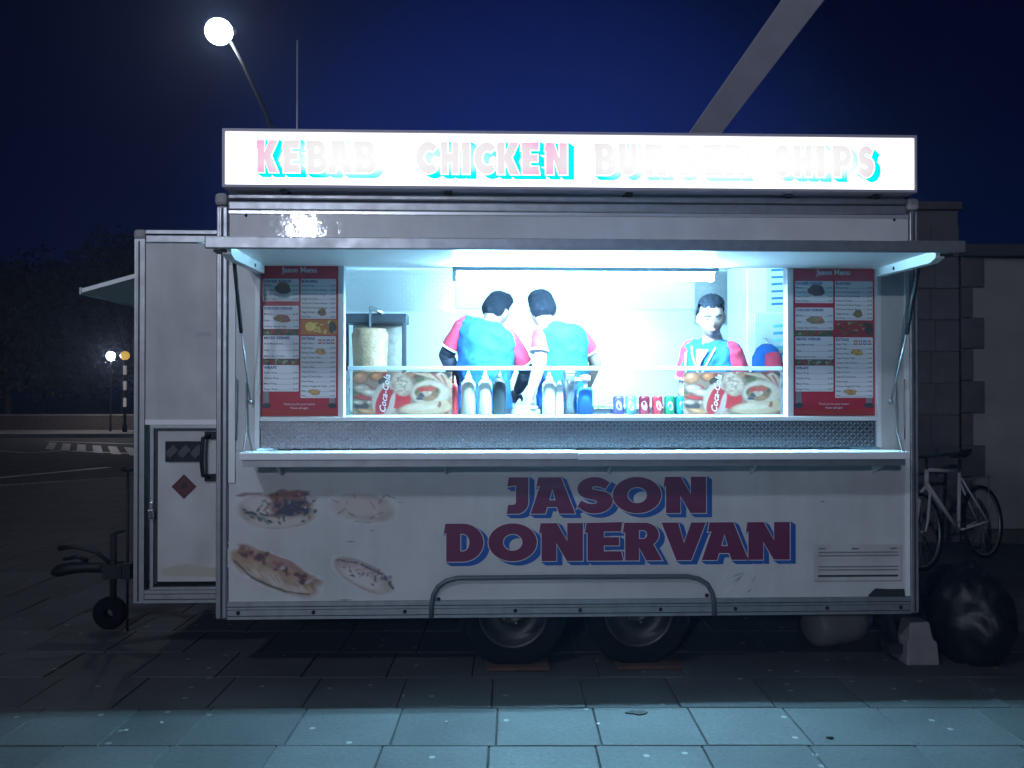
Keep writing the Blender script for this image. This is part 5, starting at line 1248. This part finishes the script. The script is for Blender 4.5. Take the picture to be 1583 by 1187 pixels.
m = MB(); c = chestpt(.18, .66, .026); m.sphere(c, (.014, .006, .010), 10, 6); m.build('badge', M_pipe, t3)

# ------------------------------------------------------------------ loose things round the trailer
for (a, b, lab) in ((740, 860, 'reddish timber board under the front wheel'), (940, 1062, 'reddish timber board under the rear wheel')):
    x0, x1 = P(a, 1043, .05).x, P(b, 1043, .05).x
    tag(MB().box(x0 + .04, x1 - .04, -.02, .26, .004, .022).build('timber_board', M_wood, bevel=.004), lab, 'timber board', 'boards under the trailer wheels')
# the wheels rest on the boards: lift is absorbed by the tyre squash
t = thing('water_container', 'rounded off-white plastic water container lying under the trailer at the right', 'water container', (2.17, .42, .135), R(20))
m = MB(); m.lathe([(0, -.20), (.09, -.20), (.118, -.17), (.124, -.10), (.120, -.02), (.125, .03), (.120, .11), (.085, .17), (.04, .20), (.035, .235), (0, .235)], n=24, axis='x'); m.build('container_body', mat('dirty_white_plastic', (.17, .165, .16), .5, var=.25, vscale=6), t)
m = MB(); m.lathe([(.042, .215), (.042, .25), (0, .25)], n=14, axis='x'); m.build('screw_cap', mat('blue_cap', (.04, .08, .2), .5), t)
t = thing('concrete_foot', 'pale tapered block standing under the trailer right corner', 'block', (2.50, .11, .0))
m = MB(); V = []
for z, a, b in ((.0, .095, .10), (.13, .085, .09), (.14, .07, .075), (.235, .055, .06)):
    V += [(-a, -b, z), (a, -b, z), (a, b, z), (-a, b, z)]
m.add(V, [(3, 2, 1, 0), (12, 13, 14, 15)] + [(r * 4 + i, r * 4 + (i + 1) % 4, r * 4 + 4 + (i + 1) % 4, r * 4 + 4 + i) for r in range(3) for i in range(4)])
m.build('block_body', mat('pale_concrete', (.20, .19, .19), .85, var=.25, vscale=9, bump=.3, bscale=30), t, bevel=.008)
m = MB(); m.lathe([(.028, .17), (.028, .172), (.0, .172)], n=12); m.build('dark_recess', M_black, t)
# litter stub / gum
g1 = G(1283, 1142); tag(MB().sphere((0, 0, .006), (.018, .014, .006), 10, 6).build('gum_blob', M_black, loc=(g1.x, g1.y, .001)), 'small black blob on the lit paving at the right', 'litter')
g1 = G(985, 1103); m = MB(); rs = random.Random(9)
m.prism([(g1.x + .07 * math.cos(t) * rs.uniform(.5, 1), g1.y + .035 * math.sin(t) * rs.uniform(.5, 1)) for t in [i * .524 for i in range(12)]], .003, .008, ax='z')
tag(m.build('leaf_scrap', mat('dead_leaf', (.02, .015, .012), .9)), 'small dark ragged scrap at the edge of the lit paving', 'litter')
for k, (px, py, w_) in enumerate(((195, 1130, 12), (250, 1118, 10), (690, 1117, 9), (925, 1120, 10))):
    g1 = G(px, py); m = MB(); m.prism([(w_ / 1000 * math.cos(t) * rs.uniform(.6, 1), w_ / 1000 * math.sin(t) * rs.uniform(.6, 1)) for t in [i * .785 for i in range(8)]], 0, .003, ax='z')
    tag(m.build('paper_fleck', mat('pale_fleck', (.4, .4, .38), .8), loc=(g1.x, g1.y, .003)), ['pale fleck on the paving, leftmost of four', 'pale fleck on the paving, second from the left', 'pale fleck on the paving below the front trailer wheel', 'pale fleck on the paving near the dark ragged scrap'][k], 'litter', 'pale flecks on the paving')

# bin bags
M_bag = mat('black_bin_bag', (.004, .004, .006), .48, bump=.9, bscale=9)
def bag(loc, r, seed, lab):
    rn = random.Random(seed); t = thing('rubbish_bag', lab, 'rubbish bag', loc, rn.uniform(0, 6), 'black rubbish bags right of the trailer')
    ph = [rn.uniform(0, 6.28) for _ in range(8)]
    from mathutils import noise as nz
    o_ = Vector((seed * 3.1, 0, 0))
    def fn(d):
        k = 1 + .16 * nz.noise(d * 1.3 + o_) + .09 * (1 - 2 * abs(nz.noise(d * 3.2 + o_))) + .035 * nz.noise(d * 9 + o_)
        return k * (1 - .20 * max(0, d.z) ** 1.5) * (1.06 if d.z < 0 else 1)
    m = MB(); m.sphere((0, 0, r[2] * .86), r, 56, 36, fn=fn); m.v = [(x, y, max(.002, z)) for x, y, z in m.v]; m.build('bag_body', M_bag, t)
    m = MB(); m.tube([(0, 0, r[2] * 1.45), (.01, 0, r[2] * 1.66), (.03, .01, r[2] * 1.76), (.06, .0, r[2] * 1.80)], [.07, .022, .035, .012], 9); m.build('bag_knot', M_bag, t)
q_ = P(1503, 1000, .15)
bag((q_.x, .15, 0), (.225, .21, .31), 1, 'tall black rubbish bag standing right beside the trailer corner')
bag((3.25, .95, 0), (.25, .24, .22), 2, 'lower black rubbish bag behind, under the bicycle')

# bicycle leaning near the wall
bk = thing('bicycle', 'old bicycle with a pale frame leaning beside the building wall', 'bicycle', (4.27, 2.9, .0), R(32))
bk.rotation_euler = (R(-6), 0, R(32))
Mfr = mat('pale_bicycle_frame', (.60, .60, .60), .3); WR = .335
def bwheel(x):
    w = part('wheel', bk); w.location = (x, 0, WR)
    m = MB(); ring = [(WR * .965 * math.cos(t * math.pi / 24), 0, WR * .965 * math.sin(t * math.pi / 24)) for t in range(49)]
    m.tube(ring, .020, 8, cap=False); m.build('tyre', M_rubber, w)
    m = MB(); ring = [(WR * .90 * math.cos(t * math.pi / 24), 0, WR * .90 * math.sin(t * math.pi / 24)) for t in range(49)]
    m.tube(ring, .010, 6, cap=False); m.build('rim', M_alu, w)
    m = MB()
    for k in range(24):
        a = k * math.pi / 12; m.tube([(.018 * math.cos(a + .5), (-1) ** k * .02, .018 * math.sin(a + .5)), (WR * .89 * math.cos(a), 0, WR * .89 * math.sin(a))], .0016, 4)
    m.tube([(0, -.035, 0), (0, .035, 0)], .018, 10); m.build('spokes', M_alu, w)
bwheel(.50); bwheel(-.52)
BB = (.08, 0, .29); RA = (.50, 0, WR); SC = (.20, 0, .82); HT = (-.32, 0, .86); HB = (-.35, 0, .74); FA = (-.52, 0, WR)
m = MB(); m.tube([SC, HT], .016, 10); m.tube([BB, HB], .019, 10); m.tube([BB, SC], .016, 10); m.tube([HB, HT], .020, 10)
for s in (-1, 1):
    m.tube([BB, (.45, s * .04, WR), (.50, s * .05, WR)], .010, 8); m.tube([(.19, s * .015, .76), (.50, s * .05, WR)], .009, 8)
m.build('frame', Mfr, bk)
m = MB()
for s in (-1, 1): m.tube([(-.355, 0, .72), (-.38, s * .045, .66), (-.47, s * .05, .42), (-.52, s * .05, WR)], [.014, .013, .011, .009], 8)
m.build('fork', Mfr, bk)
m = MB(); m.tube([HT, (-.31, 0, .97)], .014, 8); m.tube([(-.20, -.30, 1.0), (-.27, -.20, .985), (-.33, 0, .975), (-.27, .20, .985), (-.20, .30, 1.0)], .013, 8); m.tube([(-.14, -.31, 1.01), (-.22, -.29, .998)], .019, 8); m.tube([(-.14, .31, 1.01), (-.22, .29, .998)], .019, 8); m.build('handlebar', M_black, bk)
m = MB(); m.tube([SC, (.225, 0, .93)], .013, 8); m.tube([(.10, 0, .955), (.18, 0, .955), (.28, 0, .965), (.36, 0, .972)], [.018, .028, .058, .045], 10, flat=.45); m.build('saddle', M_black, bk)
m = MB(); m.lathe([(.085, -.03), (.09, -.028), (.085, -.026)], BB, 24, axis='y')
m.tube([BB, (.08, -.06, .29), (.14, -.06, .14)], .010, 8); m.box(.10, .19, -.13, -.06, .125, .145); m.tube([BB, (.08, .06, .29), (.02, .06, .44)], .010, 8); m.box(-.03, .06, .06, .13, .435, .455); m.build('crankset', M_under, bk)
m = MB()
for s in (-1, 1): m.tube([(.24, s * .05, .74), (.62, s * .06, .75)], .005, 6); m.tube([(.50, s * .06, WR), (.58, s * .06, .75)], .005, 6)
m.tube([(.62, -.06, .75), (.62, .06, .75)], .005, 6); m.build('luggage_rack', M_alu, bk)

# even air volume added for lamp bloom, one closed box round the whole scene
hz = MB(); hz.box(-410, 410, -70, 610, -1.2, 13)
hm = bpy.data.materials.new('bloom_mist'); hm.use_nodes = True; hn = hm.node_tree; hn.nodes.remove(hn.nodes['Principled BSDF'])
pv = hn.nodes.new('ShaderNodeVolumePrincipled'); pv.inputs['Color'].default_value = (.50, .64, 1, 1); pv.inputs['Density'].default_value = .0022; pv.inputs['Anisotropy'].default_value = .75
hn.links.new(pv.outputs[0], hn.nodes['Material Output'].inputs['Volume'])
hz.build('bloom_haze', hm, kind='stuff')
